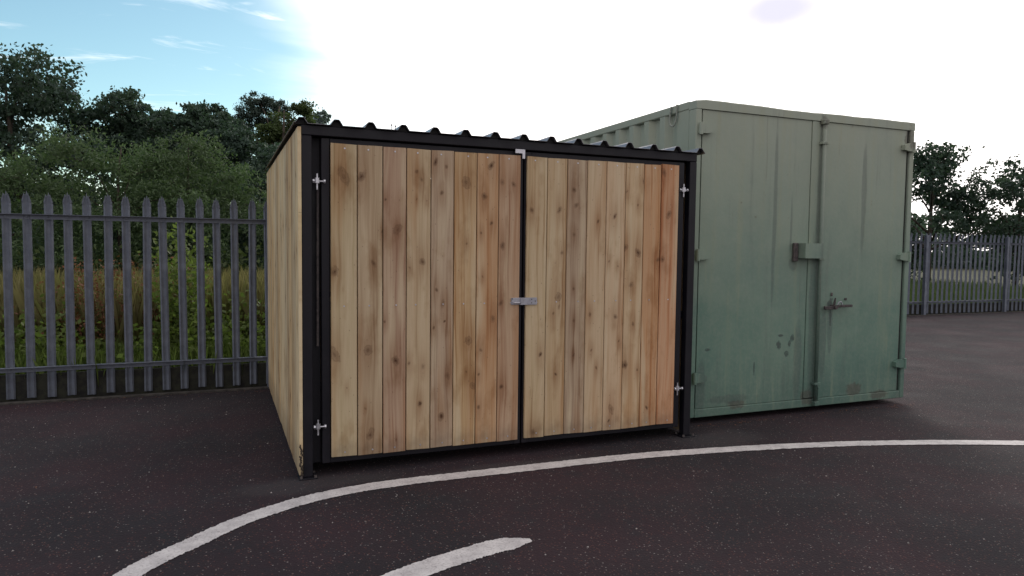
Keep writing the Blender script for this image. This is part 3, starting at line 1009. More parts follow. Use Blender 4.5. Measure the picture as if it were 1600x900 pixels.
Nr = 30
for i in range(Nr + 1):
    yy = Y0 + 0.1 + (CL - 0.2) * i / Nr
    zz = CZ1 - 0.012 - (0.014 if i % 2 else 0)
    m.v += [(X0 + 0.03, yy, zz), (X1 - 0.03, yy, zz), (X0 + 0.03, yy, zz - 0.004), (X1 - 0.03, yy, zz - 0.004)]
for i in range(Nr):
    a_ = 4 * i
    m.f += [(a_, a_ + 1, a_ + 5, a_ + 4), (a_ + 2, a_ + 6, a_ + 7, a_ + 3), (a_, a_ + 4, a_ + 6, a_ + 2), (a_ + 1, a_ + 3, a_ + 7, a_ + 5)]
m.build('roof', G, cont)
MB().box(X0 + 0.056, X1 - 0.056, Y1 - 0.05, Y1 - 0.02, 0.12, CZ1 - 0.125).build('rear_wall', G, cont)
MB().box(X0 + 0.06, X1 - 0.06, Y0 + 0.11, Y1 - 0.11, 0.14, 0.17).build('floor_deck', MAT['old_steel'], cont)
for xx, yy in ((X0 + 0.05, Y0 + 0.25), (X1 - 0.2, Y0 + 0.25), (X0 + 0.05, Y1 - 0.5), (X1 - 0.2, Y1 - 0.5)):
    MB().box(xx, xx + 0.15, yy, yy + 0.25, 0.0, 0.049, 0.004).build('bearer', MAT['old_steel'], cont)


# flat doors as lightly dented sheets
def sheet(x0, x1, z0, z1, y, th, nx, nz, amp, seed, folds=()):
    rg = np.random.default_rng(seed)
    ph = rg.uniform(0, 6.28, 6); fr = rg.uniform(1.2, 4.5, (6, 2))
    m = MB()
    for j in range(nz + 1):
        for i in range(nx + 1):
            x = x0 + (x1 - x0) * i / nx; z = z0 + (z1 - z0) * j / nz
            e = min(1.0, 8 * min(i / nx, 1 - i / nx)) * min(1.0, 12 * min(j / nz, 1 - j / nz))
            d = sum(math.sin(fr[q, 0] * x * 2 + fr[q, 1] * z * 1.3 + ph[q]) for q in range(6)) * amp / 3
            for (fx, fw_, fd) in folds:
                d += fd * math.exp(-((x - fx) / fw_) ** 2)
            m.v.append((x, y + d * e, z))
    o_ = len(m.v)
    for j in range(nz):
        for i in range(nx):
            a_ = j * (nx + 1) + i
            m.f.append((a_, a_ + 1, a_ + nx + 2, a_ + nx + 1))
    m.box(x0, x1, y + 0.012, y + 0.012 + th, z0, z1)
    # returns joining the sheet to its backing
    for (p0, p1) in (((x0, z0), (x1, z0)), ((x1, z0), (x1, z1)), ((x1, z1), (x0, z1)), ((x0, z1), (x0, z0))):
        m.add([(p0[0], y, p0[1]), (p1[0], y, p1[1]), (p1[0], y + 0.0125, p1[1]), (p0[0], y + 0.0125, p0[1])], [(0, 1, 2, 3)])
    return m


DZ0, DZ1 = 0.122, CZ1 - 0.079
DY = Y0 + 0.012
ld = sub_empty('door', (X0 + 0.65, DY, DZ0), cont)
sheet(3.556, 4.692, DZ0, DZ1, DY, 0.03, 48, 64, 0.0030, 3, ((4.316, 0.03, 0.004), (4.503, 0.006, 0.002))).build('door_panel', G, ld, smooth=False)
MB().box(3.5425, 3.5545, DY + 0.008, DY + 0.03, DZ0, DZ1, 0.002).build('door_seal', MAT['dark_gap'], ld)
rd = sub_empty('door', (X0 + 1.8, DY, DZ0), cont)
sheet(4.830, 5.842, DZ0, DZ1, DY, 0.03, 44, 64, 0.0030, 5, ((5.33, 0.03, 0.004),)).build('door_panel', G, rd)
MB().box(5.844, 5.868, DY + 0.008, DY + 0.03, DZ0, DZ1, 0.002).build('door_seal', MAT['dark_gap'], rd)
MB().box(4.6985, 4.828, DY - 0.006, DY + 0.03, DZ0 + 0.004, DZ1, 0.003).build('cover_strip', G, rd)

# vertical locking rod on the cover strip
lr = sub_empty('locking_rod', (4.803, Y0 - 0.02, 0.1), rd) if False else None
MB().tube([(4.806, Y0 - 0.022, 0.085), (4.806, Y0 - 0.022, 2.52)], 0.0165, 12).build('locking_rod', G, rd, smooth=True)
for zz in (0.245, 1.335, 2.33):
    MB().box(4.775, 4.842, Y0 - 0.044, Y0 + 0.004, zz, zz + 0.022, 0.002).build('rod_bracket', G, rd)
m = MB().box(4.782, 4.832, Y0 - 0.046, Y0 - 0.001, 0.062, 0.10, 0.004)
m.build('bottom_keeper', G, cont)
MB().box(4.826, 4.842, Y0 - 0.034, Y0 - 0.007, 0.105, 0.225, 0.004).build('rod_guide', G, rd)
MB().box(4.78, 4.834, Y0 - 0.046, Y0 - 0.001, 2.50, 2.54, 0.004).build('top_keeper', G, cont)
# lock box
m = MB()   # open-bottomed welded box
lx0, lx1, lz0, lz1, ly0, ly1 = 4.571, 4.769, 1.352, 1.480, Y0 - 0.088, Y0 + 0.004
v = [(lx0, ly1, lz0), (lx0, ly0, lz0), (lx1, ly0, lz0), (lx1, ly1, lz0), (lx0, ly1, lz1), (lx0, ly0, lz1), (lx1, ly0, lz1), (lx1, ly1, lz1)]
ti = 0.004
v += [(lx0 + ti, ly1, lz0), (lx0 + ti, ly0 + ti, lz0), (lx1 - ti, ly0 + ti, lz0), (lx1 - ti, ly1, lz0),
      (lx0 + ti, ly1, lz1 - ti), (lx0 + ti, ly0 + ti, lz1 - ti), (lx1 - ti, ly0 + ti, lz1 - ti), (lx1 - ti, ly1, lz1 - ti)]
m.add(v, [(0, 1, 5, 4), (1, 2, 6, 5), (2, 3, 7, 6), (4, 5, 6, 7), (8, 12, 13, 9), (9, 13, 14, 10), (10, 14, 15, 11), (12, 15, 14, 13),
          (0, 8, 9, 1), (1, 9, 10, 2), (2, 10, 11, 3), (0, 4, 12, 8), (4, 7, 15, 12), (7, 3, 11, 15)])
m.build('lock_box', G, ld)
MB().box(4.515, 4.562, Y0 - 0.020, Y0 + 0.006, 1.325, 1.482, 0.004).build('lock_tab', MAT['old_steel'], ld)
# handle: bar with pivot and padlock tail
hh = []
m = MB().box(4.865, 5.01, Y0 - 0.040, Y0 - 0.020, 0.905, 0.935, 0.004)
m.build('handle', MAT['old_steel'], rd)
MB().box(5.015, 5.185, Y0 - 0.046, Y0 - 0.026, 0.922, 0.945, 0.004).build('lever', MAT['old_steel'], rd)
m = MB()
m.tube([(4.985, Y0 + 0.01, 0.925), (4.985, Y0 - 0.055, 0.925)], 0.018, 10)
m.build('handle_pivot', MAT['old_steel'], rd)
m = MB()
m.tube([(4.972, Y0 - 0.030, 0.93), (4.978, Y0 - 0.035, 0.965), (4.985, Y0 - 0.035, 1.005)], [0.012, 0.010, 0.006], 8)
m.build('pointer', MAT['old_steel'], rd)
m = MB().tube([(5.00, Y0 - 0.048, 0.945), (5.01, Y0 - 0.052, 0.97), (5.035, Y0 - 0.052, 0.972), (5.055, Y0 - 0.050, 0.945)], 0.005, 6)
m.build('shackle', MAT['hasp'], rd)
m = MB().box(4.975, 4.995, Y0 + 0.002, Y0 + 0.011, 1.02, 1.05, 0.003)
m.build('door_stud', MAT['old_steel'], rd)
MB().box(5.14, 5.165, Y0 + 0.002, Y0 + 0.011, 0.98, 1.0, 0.003).build('door_stud', MAT['old_steel'], rd)


def cont_hinge(x0, x1, z, parent):
    h = MB()
    h.prism([(0, -0.038), (0, 0.038), (0.07, 0.036), (0.125, 0.016), (0.125, -0.026), (0.07, -0.036)] if x1 > x0 else
            [(0, 0.038), (0, -0.038), (-0.07, -0.036), (-0.125, -0.026), (-0.125, 0.016), (-0.07, 0.036)],
            lambda u, v, t: (x0 + u, t, z + v), Y0 - 0.030, Y0 + 0.010)
    h.tube([(x0 + (0.008 if x1 > x0 else -0.008), Y0 - 0.026, z - 0.048), (x0 + (0.008 if x1 > x0 else -0.008), Y0 - 0.026, z + 0.048)], 0.015, 8)
    h.build('hinge', G, parent)


for z in (2.372, 1.372, 0.378):
    cont_hinge(X0 + 0.022, X0 + 0.12, z, ld)
    cont_hinge(X1 - 0.030, X1 - 0.12, z, rd)
# rope loop hanging from the top rail near the front corner
loop = [(3.470, 4.895, 2.600), (3.472, 4.900, 2.56), (3.474, 4.905, 2.50), (3.474, 4.925, 2.445), (3.474, 4.955, 2.432),
        (3.474, 4.985, 2.45), (3.474, 4.995, 2.50), (3.472, 4.985, 2.56), (3.470, 4.970, 2.595)]
rp = MB().tube([tuple(q) for q in catmull(loop, 5)], 0.0075, 8).build('rope_loop', MAT['rope'], smooth=True)
rp['label'] = 'short pale rope loop hanging from the top rail of the green container'
rp['category'] = 'rope'

# ------------------------------------------------------------------ palisade fence
def pale_mesh():
    """W section pale with a three point splayed head, about 1.84 m long, facing -y"""
    prof = [(-0.034, 0.010), (-0.022, -0.002), (-0.010, 0.008), (0.0, 0.012), (0.010, 0.008), (0.022, -0.002), (0.034, 0.010)]
    zs = [0.03, 1.74]
    m = MB()
    th = 0.003
    n = len(prof)
    rows = [(0.03, 1.0, 0.0), (1.70, 1.0, 0.0), (1.76, 1.04, 0.0)]
    for z, sx, dy in rows:
        for (x, y) in prof:
            m.v.append((x * sx, y, z))
    head = [(-0.036, 1.775), (-0.016, 1.842), (-0.007, 1.825), (0.0, 1.865), (0.007, 1.825), (0.016, 1.842), (0.036, 1.775)]
    for (x, z), (px, py) in zip(head, prof):
        m.v.append((x, py - 0.012 * (1 if abs(x) > 0.01 else 0), z))
    for r_ in range(3):
        for i in range(n - 1):
            a_ = r_ * n + i
            m.f.append((a_, a_ + 1, a_ + n + 1, a_ + n))
    me = bpy.data.meshes.new('pale')
    me.from_pydata(m.v, [], m.f)
    me.materials.append(MAT['fence'])
    return me


PALE = pale_mesh()


def rail_part(parent, L, z, name='rail'):
    # angle iron in front of the pales
    prof = [(-0.048, 0.0), (-0.004, 0.0), (-0.004, -0.045), (-0.009, -0.045), (-0.009, -0.005), (-0.048, -0.005)]
    m = MB()
    m.prism([(u, v) for u, v in prof], lambda u, v, t: (t, u, z + v + 0.022), 0.0, L)
    me_o = m.build(name, MAT['fence'], None)
    me_o.parent = parent
    me_o.location = (0, 0, 0)
    return me_o


def fence(loc, rot, L, label, post_at):
    f = empty('palisade_fence', loc, label, 'fence')
    f.rotation_euler = (0, 0, rot)
    n = int(L / 0.155)
    for i in range(n):
        o = bpy.data.objects.new('pale', PALE)
        COL.objects.link(o)
        o.parent = f
        o.location = (0.07 + i * 0.155, 0.0, random.uniform(-0.006, 0.006))
        o.rotation_euler = (random.uniform(-0.006, 0.006), random.uniform(-0.009, 0.009), random.uniform(-0.08, 0.08))
        s_ = o.modifiers.new('thick', 'SOLIDIFY'); s_.thickness = 0.003; s_.offset = 0
    for z in (1.638, 0.285):
        rail_part(f, L, z)
    bm_ = MB()
    for i in range(n):
        for z in (1.638, 0.285):
            bm_.tube([(0.07 + i * 0.155, -0.010, z), (0.07 + i * 0.155, -0.019, z)], 0.009, 6)
    bo = bm_.build('rail_bolts', MAT['fence'], None)
    bo.parent = f; bo.location = (0, 0, 0)
    bo['kind'] = 'stuff'
    gb = MB().box(0.0, L, 0.022, 0.060, -0.05, 0.235, 0.004).build('low_board', MAT['board'], None)  # dark board added to keep the strip below the bottom rail dark
    gb.parent = f; gb.location = (0, 0, 0)
    for px in post_at:
        m = MB()
        m.prism([(-.035, -.115), (.035, -.115), (.035, -.109), (.003, -.109), (.003, -.056), (.035, -.056), (.035, -.050),
                 (-.035, -.050), (-.035, -.056), (-.003, -.056), (-.003, -.109), (-.035, -.109)], lambda u, v, t: (px + u, v, t), -0.02, 1.80)
        po = m.build('post', MAT['fence'], None)
        po.parent = f; po.location = (0, 0, 0)


# pale centres run through x = 0.137
xs = -0.017 - 0.07 - 0.155 * 60
fence((xs, FY, 0), 0.0, 3.33 - xs, 'grey galvanised palisade fence with pointed pales running left from behind the timber shed',
      [0.452 - xs, 0.452 - 2.75 - xs, 0.452 - 5.5 - xs, 0.452 - 8.25 - xs, 3.2 - xs])
fence((3.36, 7.46, 0), math.pi / 2, 3.60, 'grey palisade return fence between the shed back and the left side of the green container', [0.1, 1.9, 3.4])
fence((3.42, 11.12, 0), 0.0, 18.0, 'grey palisade fence running right behind the green container', [2.9, 5.65, 8.4, 11.15, 13.9, 16.65])

# ------------------------------------------------------------------ plants
def np_mesh(name, V, F, mat, parent=None, loc=(0, 0, 0), smooth=False):
    me = bpy.data.meshes.new(name)
    k_ = F.shape[1]
    me.vertices.add(len(V)); me.vertices.foreach_set('co', V.astype(np.float32).ravel())
    me.loops.add(F.size); me.loops.foreach_set('vertex_index', F.astype(np.int32).ravel())
    me.polygons.add(len(F))
    me.polygons.foreach_set('loop_start', np.arange(0, F.size, k_, dtype=np.int32))
    me.polygons.foreach_set('loop_total', np.full(len(F), k_, dtype=np.int32))
    me.materials.append(mat)
    me.update(calc_edges=True)
    me.validate()
    o = bpy.data.objects.new(name, me)
    COL.objects.link(o)
    o.location = loc
    if parent is not None:
        o.parent = parent
    return o


def leaf_quads(P, size, aspect=0.55, up=0.0, rg=RNG):
    """rhombic leaves at points P, random directions; bent a little about the middle"""
    n = len(P)
    a = rg.normal(size=(n, 3)); a[:, 2] += up
    a /= np.linalg.norm(a, axis=1)[:, None]
    b = rg.normal(size=(n, 3))
    b -= (b * a).sum(1)[:, None] * a
    b /= np.linalg.norm(b, axis=1)[:, None]
    s_ = size * rg.uniform(0.6, 1.35, n)[:, None]
    V = np.empty((n, 4, 3))
    V[:, 0] = P - a * s_ * 0.5
    V[:, 1] = P + b * s_ * aspect * 0.5
    V[:, 2] = P + a * s_ * 0.5
    V[:, 3] = P - b * s_ * aspect * 0.5
    return V.reshape(-1, 3), np.arange(n * 4).reshape(n, 4)


def grow(rg, height, crown, trunk_r, n_limb=9, levels=2, base_frac=0.25, lean=0.04, upness=0.55):
    """returns trunk tubes and twig end points; crown = list of (cx, cy, cz, rx, ry, rz)"""
    m = MB()
    top = np.array([rg.normal() * lean * height, rg.normal() * lean * height, height * 0.93])
    nseg = 7
    tp = []
    for i in range(nseg + 1):
        t = i / nseg
        p = top * t + np.array([math.sin(t * 5 + 1) * 0.02 * height, math.cos(t * 4) * 0.02 * height - 0.02 * height, 0]) * t
        tp.append(p)
    m.tube([tuple(p) for p in tp], [trunk_r * (1 - 0.82 * i / nseg) for i in range(nseg + 1)], 9)
    ends = []
    for c in crown:
        # limb to each clump
        c0 = np.array(c[:3])
        tz = max(base_frac * height, c0[2] - abs(rg.uniform(0.12, 0.25)) * height)
        t = min(0.95, tz / (height * 0.93))
        i0 = t * nseg; k_ = int(i0); fr = i0 - k_
        s0 = tp[k_] * (1 - fr) + tp[min(k_ + 1, nseg)] * fr
        mid = (s0 + c0) / 2 + np.array([0, 0, 0.05 * height]) + rg.normal(size=3) * 0.02 * height
        r0 = trunk_r * (1 - 0.8 * t) * 0.55
        m.tube([tuple(s0), tuple(mid), tuple(c0)], [r0, r0 * 0.65, r0 * 0.3], 6)
        for j in range(5):
            d = rg.normal(size=3); d[2] = abs(d[2]) * 0.7
            d /= np.linalg.norm(d)
            e = c0 + d * np.array(c[3:]) * 0.8
            m.tube([tuple(c0 * 0.8 + mid * 0.2), tuple((c0 + e) / 2 + rg.normal(size=3) * 0.03), tuple(e)], [r0 * 0.3, r0 * 0.2, r0 * 0.08], 4, cap=False)
            ends.append((e, c))
    return m, ends


def leafy(rg, crown, n, sub=14, shell=0.6, tight=0.26):
    """leaf positions: each ellipsoid holds many small leaf clumps near its surface"""
    vol = np.array([c[3] * c[4] * c[5] for c in crown]) ** (2 / 3)
    vol /= vol.sum()
    out = []
    for c, wgt in zip(crown, vol):
        k_ = max(40, int(n * wgt))
        nsub = max(6, int(sub * (c[3] * c[4] * c[5]) ** (1 / 3) * 4))
        d = rg.normal(size=(nsub, 3)); d /= np.linalg.norm(d, axis=1)[:, None]
        rad = rg.uniform(shell ** 2, 1.08, nsub) ** 0.5
        cc = np.array(c[:3]) + d * rad[:, None] * np.array(c[3:])
        pick = rg.integers(0, nsub, k_)
        sz = tight * (c[3] * c[4] * c[5]) ** (1 / 3) * rg.uniform(0.5, 1.3, nsub)
        out.append(cc[pick] + rg.normal(size=(k_, 3)) * sz[pick][:, None] * np.array([1, 1, 0.62]) * 0.62)
    return np.concatenate(out)


def blob_crown(rg, height, width, n, z0=0.35, zpow=1.0, flat=0.75):
    cr_ = []
    for i in range(n):
        t = rg.uniform(0, 1) ** zpow
        z = height * (z0 + (0.90 - z0) * t)
        env = width * math.sqrt(max(0.12, 1 - ((t - 0.38) / 0.68) ** 2))
        an = rg.uniform(0, 6.283); rr = env * math.sqrt(rg.uniform(0.05, 1)) * 0.78
        s_ = width * rg.uniform(0.24, 0.42)
        cr_.append((math.cos(an) * rr, math.sin(an) * rr, z, s_, s_, s_ * flat))
    s_ = width * 0.3
    cr_.append((0, 0, height - s_ * flat, s_, s_, s_ * flat))
    return cr_


def tree(name, az, dist, seed, height, width, nleaf, lsize, mat, label, cat, group, crown=None, z0=0.3, nblob=16, trunk_r=None, aspect=0.55, shell=0.55, tight=0.26, base_z=-0.06, up=0.0):
    rg = np.random.default_rng(seed)
    x = math.sin(math.radians(az)) * dist; y = math.cos(math.radians(az)) * dist
    t = empty(name, (x, y, base_z), label, cat, group)
    cr_ = crown or blob_crown(rg, height, width, nblob, z0)
    m, ends = grow(rg, height, cr_, trunk_r or height * 0.022)
    tr = m.build('trunk', MAT['bark'], None, smooth=True)
    tr.parent = t; tr.location = (0, 0, 0)
    P = leafy(rg, cr_, nleaf, shell=shell, tight=tight)
    P = P[P[:, 2] > 0.15]
    V, F = leaf_quads(P, lsize, aspect, up, rg)
    np_mesh('crown', V, F, mat, t)
    return t


GT = 'trees behind the palisade fence'
# crowns are in tree-local metres; the view axis from the camera is roughly +y here, x to the right
tree('broadleaf_tree', -5.9, 27, 1, 6.55, 2.6, 52000, 0.12, MAT['leaf_dark'],
     'dark rounded broadleaf tree at the left edge behind the pale green bush', 'tree', GT, nblob=20, z0=0.15)
tree('broadleaf_tree', -0.9, 24, 2, 5.9, 2.0, 52000, 0.11, MAT['leaf_dark'],
     'dark uneven tree with lacy top behind the pale green bush, left of the pine', 'tree', GT, nblob=20, z0=0.12)
tree('broadleaf_tree', -3.2, 30, 9, 6.5, 2.1, 36000, 0.12, MAT['leaf_dark'],
     'dark tree set back between the left edge tree and the lacy topped tree', 'tree', GT, nblob=20, z0=0.1)
pine_c = [(-0.1, 0, 6.55, 0.55, 0.5, 0.30), (0.45, 0.1, 6.35, 0.45, 0.5, 0.25), (-0.45, 0, 6.1, 0.5, 0.5, 0.28), (0.25, 0, 5.85, 0.5, 0.5, 0.25),
          (-0.9, 0.2, 5.7, 0.55, 0.6, 0.32), (-1.15, 0, 5.25, 0.6, 0.6, 0.35), (-0.55, 0, 5.1, 0.6, 0.6, 0.35), (0.3, 0.2, 5.0, 0.5, 0.5, 0.3),
          (1.0, 0, 5.35, 0.55, 0.5, 0.30), (1.35, 0.1, 4.85, 0.5, 0.5, 0.30), (-1.5, 0, 4.6, 0.7, 0.6, 0.45), (-0.7, 0, 4.3, 0.7, 0.6, 0.45),
          (0.6, 0, 4.2, 0.6, 0.6, 0.3), (0.1, 0, 3.6, 0.9, 0.7, 0.5), (-1.3, 0, 3.6, 0.8, 0.7, 0.55), (1.2, 0, 3.6, 0.7, 0.7, 0.4)]
tree('pine_tree', 3.1, 27, 3, 6.75, 2.0, 62000, 0.105, MAT['leaf_pine'],
     'tallest tree, a dark pine with a tufted flat top and sky showing through its branches', 'tree', GT, crown=pine_c, aspect=0.3, shell=0.3, tight=0.40)
tree('broadleaf_tree', 1.0, 21, 4, 4.7, 1.7, 40000, 0.10, MAT['leaf_dark'],
     'dark low tree filling the gap between the lacy tree and the pine', 'tree', GT, nblob=16, z0=0.1)
tree('broadleaf_tree', 3.9, 18.5, 14, 3.9, 1.7, 36000, 0.09, MAT['leaf_dark'],
     'dark dense tree in front of the pine and just left of the shed wall', 'tree', GT, nblob=16, z0=0.08)
sparse = [(-0.2, 0, 5.31, 0.5, 0.5, 0.4), (0.35, 0, 5.82, 0.35, 0.4, 0.35), (0.55, 0, 5.37, 0.4, 0.4, 0.3), (-0.55, 0, 4.97, 0.5, 0.4, 0.35), (0.1, 0, 4.52, 0.7, 0.6, 0.4),
          (0.7, 0, 4.52, 0.45, 0.5, 0.3), (-0.3, 0, 3.73, 0.8, 0.6, 0.5), (0.5, 0, 3.16, 0.8, 0.6, 0.5)]
tree('birch_tree', 5.1, 24, 5, 6.1, 1.3, 22000, 0.09, MAT['leaf_mid'],
     'thin lighter tree with open twiggy crown beside the top corner of the shed roof', 'tree', GT, crown=sparse, shell=0.2, tight=0.34)
tree('distant_tree', 7.35, 46, 6, 9.9, 1.9, 12000, 0.20, MAT['leaf_far'],
     'small distant pale tree just showing over the front left corner of the shed roof', 'tree', GT, nblob=14, z0=0.35)
tree('broadleaf_tree', -11.5, 25, 7, 6.6, 2.9, 36000, 0.13, MAT['leaf_dark'],
     'dark broadleaf tree second from the far left behind the fence', 'tree', GT, nblob=18, z0=0.12)
tree('broadleaf_tree', -17.0, 27, 8, 7.4, 3.0, 24000, 0.14, MAT['leaf_dark'],
     'dark broadleaf tree at the far left behind the fence', 'tree', GT, nblob=18, z0=0.12)
for i, (az, d, h, lab) in enumerate(((48, 40, 5.0, 'low dark tree just right of the container beyond the fence'),
                                     (53, 36, 6.2, 'taller dark tree beyond the fence right of the container'),
                                     (58, 38, 5.4, 'dark tree at the far right beyond the fence'),
                                     (64, 36, 6.5, 'dark tree outside the right edge beyond the fence'))):
    tree('broadleaf_tree', az, d, 20 + i, h, 2.9, 14000, 0.17, MAT['leaf_dark'], lab, 'tree', 'trees beyond the right hand fence', nblob=16, z0=0.1)

# pale green bush in front of the trees: arching willow-like crowns
GB = 'bushes behind the palisade fence'
def bush(az, dist, seed, crown, n, label, mat='leaf_bush', ls=0.062, name='willow_bush'):
    h = max(c[2] + c[5] for c in crown)
    tree(name, az, dist, seed, h, 1, n, ls, MAT[mat], label, 'bush', GB, crown=crown, trunk_r=0.05, aspect=0.34, shell=0.25, tight=0.34)


bush(-1.7, 13.0, 31, [(0, 0, 2.9835, 0.495, 0.5, 0.385), (-0.495, 0, 2.7495, 0.55, 0.5, 0.385), (0.44, 0, 2.574, 0.495, 0.5, 0.385), (0.825, 0, 2.1645, 0.495, 0.5, 0.33),
                      (0, 0, 2.223, 0.77, 0.6, 0.44), (-0.77, 0, 2.106, 0.66, 0.5, 0.44), (1.045, 0, 1.6965, 0.55, 0.5, 0.385), (0.33, 0, 1.638, 0.77, 0.6, 0.44), (-0.55, 0, 1.521, 0.77, 0.6, 0.44), (0.44, 0, 1.053, 0.99, 0.6, 0.44)],
     34000, 'pale green willow bush behind the fence just left of the shed')
bush(-6.8, 12.6, 32, [(0.22, 0, 2.574, 0.66, 0.5, 0.44), (-0.55, 0, 2.7495, 0.66, 0.5, 0.44), (0.88, 0, 2.223, 0.55, 0.5, 0.44), (-1.1, 0, 2.223, 0.66, 0.5, 0.44), (0, 0, 1.872, 0.99, 0.6, 0.55), (0.88, 0, 1.404, 0.77, 0.6, 0.44), (-0.88, 0, 1.404, 0.88, 0.6, 0.55), (0, 0, 0.936, 1.1, 0.6, 0.44)],
     28000, 'pale green bush at the left edge behind the fence')
bush(-14.5, 12.5, 33, [(0.22, 0, 2.34, 0.77, 0.5, 0.44), (-0.66, 0, 2.106, 0.77, 0.5, 0.44), (0.99, 0, 1.872, 0.66, 0.5, 0.44), (0, 0, 1.521, 1.1, 0.6, 0.55), (0.88, 0, 1.053, 0.88, 0.6, 0.44), (-0.88, 0, 1.053, 0.99, 0.6, 0.44)],
     20000, 'pale green bush at the far left behind the fence')
bush(5.6, 13.2, 34, [(0, 0, 1.755, 0.66, 0.5, 0.44), (-0.66, 0, 1.521, 0.66, 0.5, 0.44), (0.66, 0, 1.404, 0.66, 0.5, 0.44), (0, 0, 0.936, 1.1, 0.6, 0.55)],
     16000, 'low dark bush behind the fence beside the back corner of the shed', mat='leaf_dark', ls=0.07, name='dark_bush')


# weeds and grass behind the fence
def stems(name, mat, n, xr, yr, hfn, lsize, per, label, cat, aspect=0.6, seed=1):
    rg = np.random.default_rng(seed)
    x = rg.uniform(*xr, n); y = rg.uniform(*yr, n)
    h = hfn(x, y, rg)
    ok = h > 0.05
    x, y, h = x[ok], y[ok], h[ok]
    k_ = per
    t = rg.uniform(0.15, 1.0, (len(x), k_))
    lx = rg.normal(0, 0.10, len(x)); ly = rg.normal(0, 0.10, len(x))
    P = np.stack([x[:, None] + lx[:, None] * t ** 2 + rg.normal(0, 0.035, t.shape), y[:, None] + ly[:, None] * t ** 2 + rg.normal(0, 0.035, t.shape),
                  h[:, None] * t - 0.05], -1).reshape(-1, 3)
    V, F = leaf_quads(P, lsize, aspect, 0.0, rg)
    o = np_mesh(name, V, F, mat)
    o['kind'] = 'stuff'; o['label'] = label; o['category'] = cat
    return o


def blades(name, mat, n, xr, yr, hfn, wd, label, cat, seed=2):
    rg = np.random.default_rng(seed)
    x = rg.uniform(*xr, n); y = rg.uniform(*yr, n)
    h = hfn(x, y, rg)
    an = rg.uniform(0, 6.283, n)
    bx, by = np.cos(an) * wd, np.sin(an) * wd
    lx, ly = rg.normal(0, 0.16, n) * h, rg.normal(0, 0.16, n) * h
    z0 = np.full(n, -0.06)
    V = np.stack([np.stack([x - bx, y - by, z0], -1), np.stack([x + bx, y + by, z0], -1),
                  np.stack([x + bx * .7 + lx * .4, y + by * .7 + ly * .4, h * 0.6], -1), np.stack([x + lx, y + ly, h], -1)], 1).reshape(-1, 3)
    o = np_mesh(name, V, np.arange(n * 4).reshape(n, 4), mat)
    o['kind'] = 'stuff'; o['label'] = label; o['category'] = cat
    return o


blades('dry_grass', MAT['leaf_grass'], 24000, (-9, 3.3), (8.6, 11.8), lambda x, y, r: 0.45 + 0.62 * r.uniform(0.5, 1.1, len(x)), 0.006,
       'tall dry straw coloured grass behind the fence', 'grass')
blades('verge_grass', MAT['leaf_weed'], 26000, (-9, 3.3), (7.45, 9.0), lambda x, y, r: 0.12 + 0.30 * r.uniform(0.3, 1.1, len(x)), 0.006,
       'rank green grass along the foot of the fence', 'grass', seed=5)


def nettle_h(x, y, r):
    c = 0.5 + 0.5 * np.sin(x * 3.1 + 1.0) * np.cos(y * 2.3) + 0.25 * np.sin(x * 7.7)
    return (0.45 + 0.45 * c) * r.uniform(0.6, 1.1, len(x))


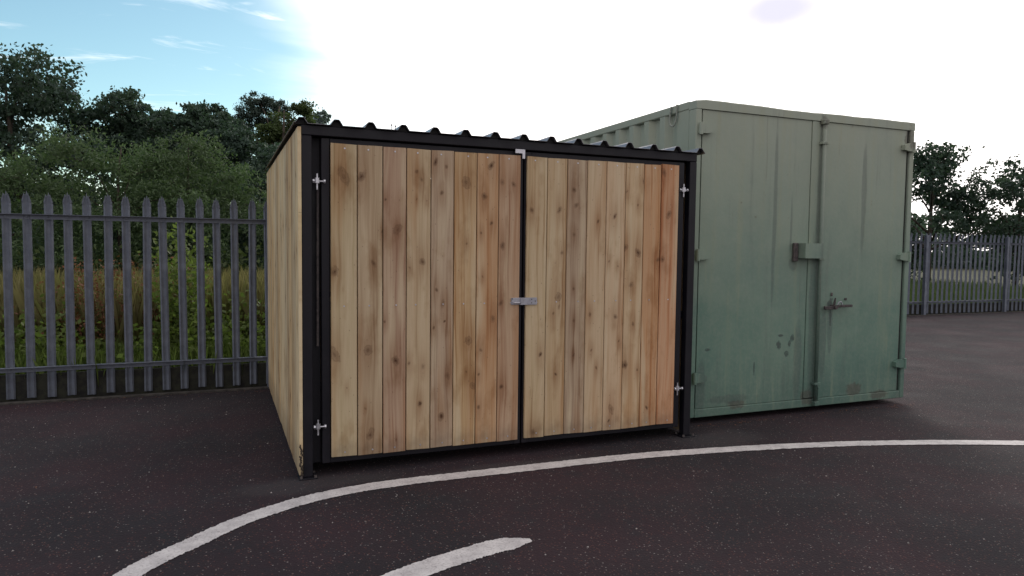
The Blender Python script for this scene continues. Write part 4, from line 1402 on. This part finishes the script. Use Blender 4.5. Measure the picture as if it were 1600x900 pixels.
stems('nettles', MAT['leaf_weed'], 2600, (-9, 3.3), (7.6, 9.2), nettle_h, 0.062, 16, 'green nettles and weeds growing close behind the fence', 'weeds', seed=3)
stems('tall_weeds', MAT['leaf_weed'], 130, (-0.60, -0.20), (7.9, 8.6), lambda x, y, r: r.uniform(0.9, 1.75, len(x)), 0.060, 20,
      'tall bright green weeds behind the leftmost pales', 'weeds', seed=4)
stems('dock_stems', MAT['leaf_dock'], 260, (-1.6, -0.35), (8.4, 9.6), lambda x, y, r: r.uniform(0.7, 1.35, len(x)), 0.035, 34,
      'reddish brown dock stems in seed behind the left end of the fence', 'weeds', seed=6)
stems('far_weeds', MAT['leaf_mid'], 3800, (-10, 6), (11.6, 14.0), lambda x, y, r: r.uniform(0.5, 1.5, len(x)), 0.09, 14,
      'mixed green undergrowth below the bushes', 'weeds', seed=7)
blades('field_grass', MAT['leaf_mid'], 30000, (3.5, 26), (11.3, 22), lambda x, y, r: 0.10 + 0.35 * r.uniform(0.3, 1.1, len(x)), 0.010,
       'rough grass beyond the right hand fence', 'grass', seed=8)

rg = np.random.default_rng(77)
n = 60000
an = np.radians(rg.uniform(-35, 80, n)); dd = rg.uniform(75, 90, n)
hh = 3.0 + 1.3 * np.sin(an * 23) + 0.9 * np.sin(an * 61 + 2)
P = np.stack([np.sin(an) * dd, np.cos(an) * dd, rg.uniform(0, 1, n) * hh], -1)
V, F = leaf_quads(P, 0.55, 0.6, 0.0, rg)
fw = np_mesh('distant_wood', V, F, MAT['leaf_dark'])
fw['kind'] = 'stuff'; fw['label'] = 'low line of distant woodland along the horizon'; fw['category'] = 'woodland'

def litter():
    rg = np.random.default_rng(5)
    n = 420
    x = rg.uniform(-6, 3.3, n); y = 7.255 - np.abs(rg.normal(0, 0.10, n))
    n2 = 60
    x = np.concatenate([x, rg.uniform(-4, 6.5, n2)]); y = np.concatenate([y, rg.uniform(3.0, 7.0, n2)])
    n3 = 150
    x = np.concatenate([x, rg.uniform(3.5, 6.0, n3)]); y = np.concatenate([y, 4.60 - np.abs(rg.normal(0, 0.05, n3))])
    ok = ~((x > 0.40) & (x < 3.30) & (y > 4.3)) & ~((x > 3.44) & (y > 4.66))
    x, y = x[ok], y[ok]
    P = np.stack([x, y, np.full(len(x), 0.006)], -1)
    V, F = leaf_quads(P, 0.022, 0.6, 0.0, rg)
    V[:, 2] = 0.004 + np.abs(V[:, 2] - 0.006) * 0.45
    o = np_mesh('leaf_litter', V, F, MAT['leaf_dock'])
    o['kind'] = 'stuff'; o['label'] = 'brown leaf litter and grit gathered along the fence foot'; o['category'] = 'litter'


litter()
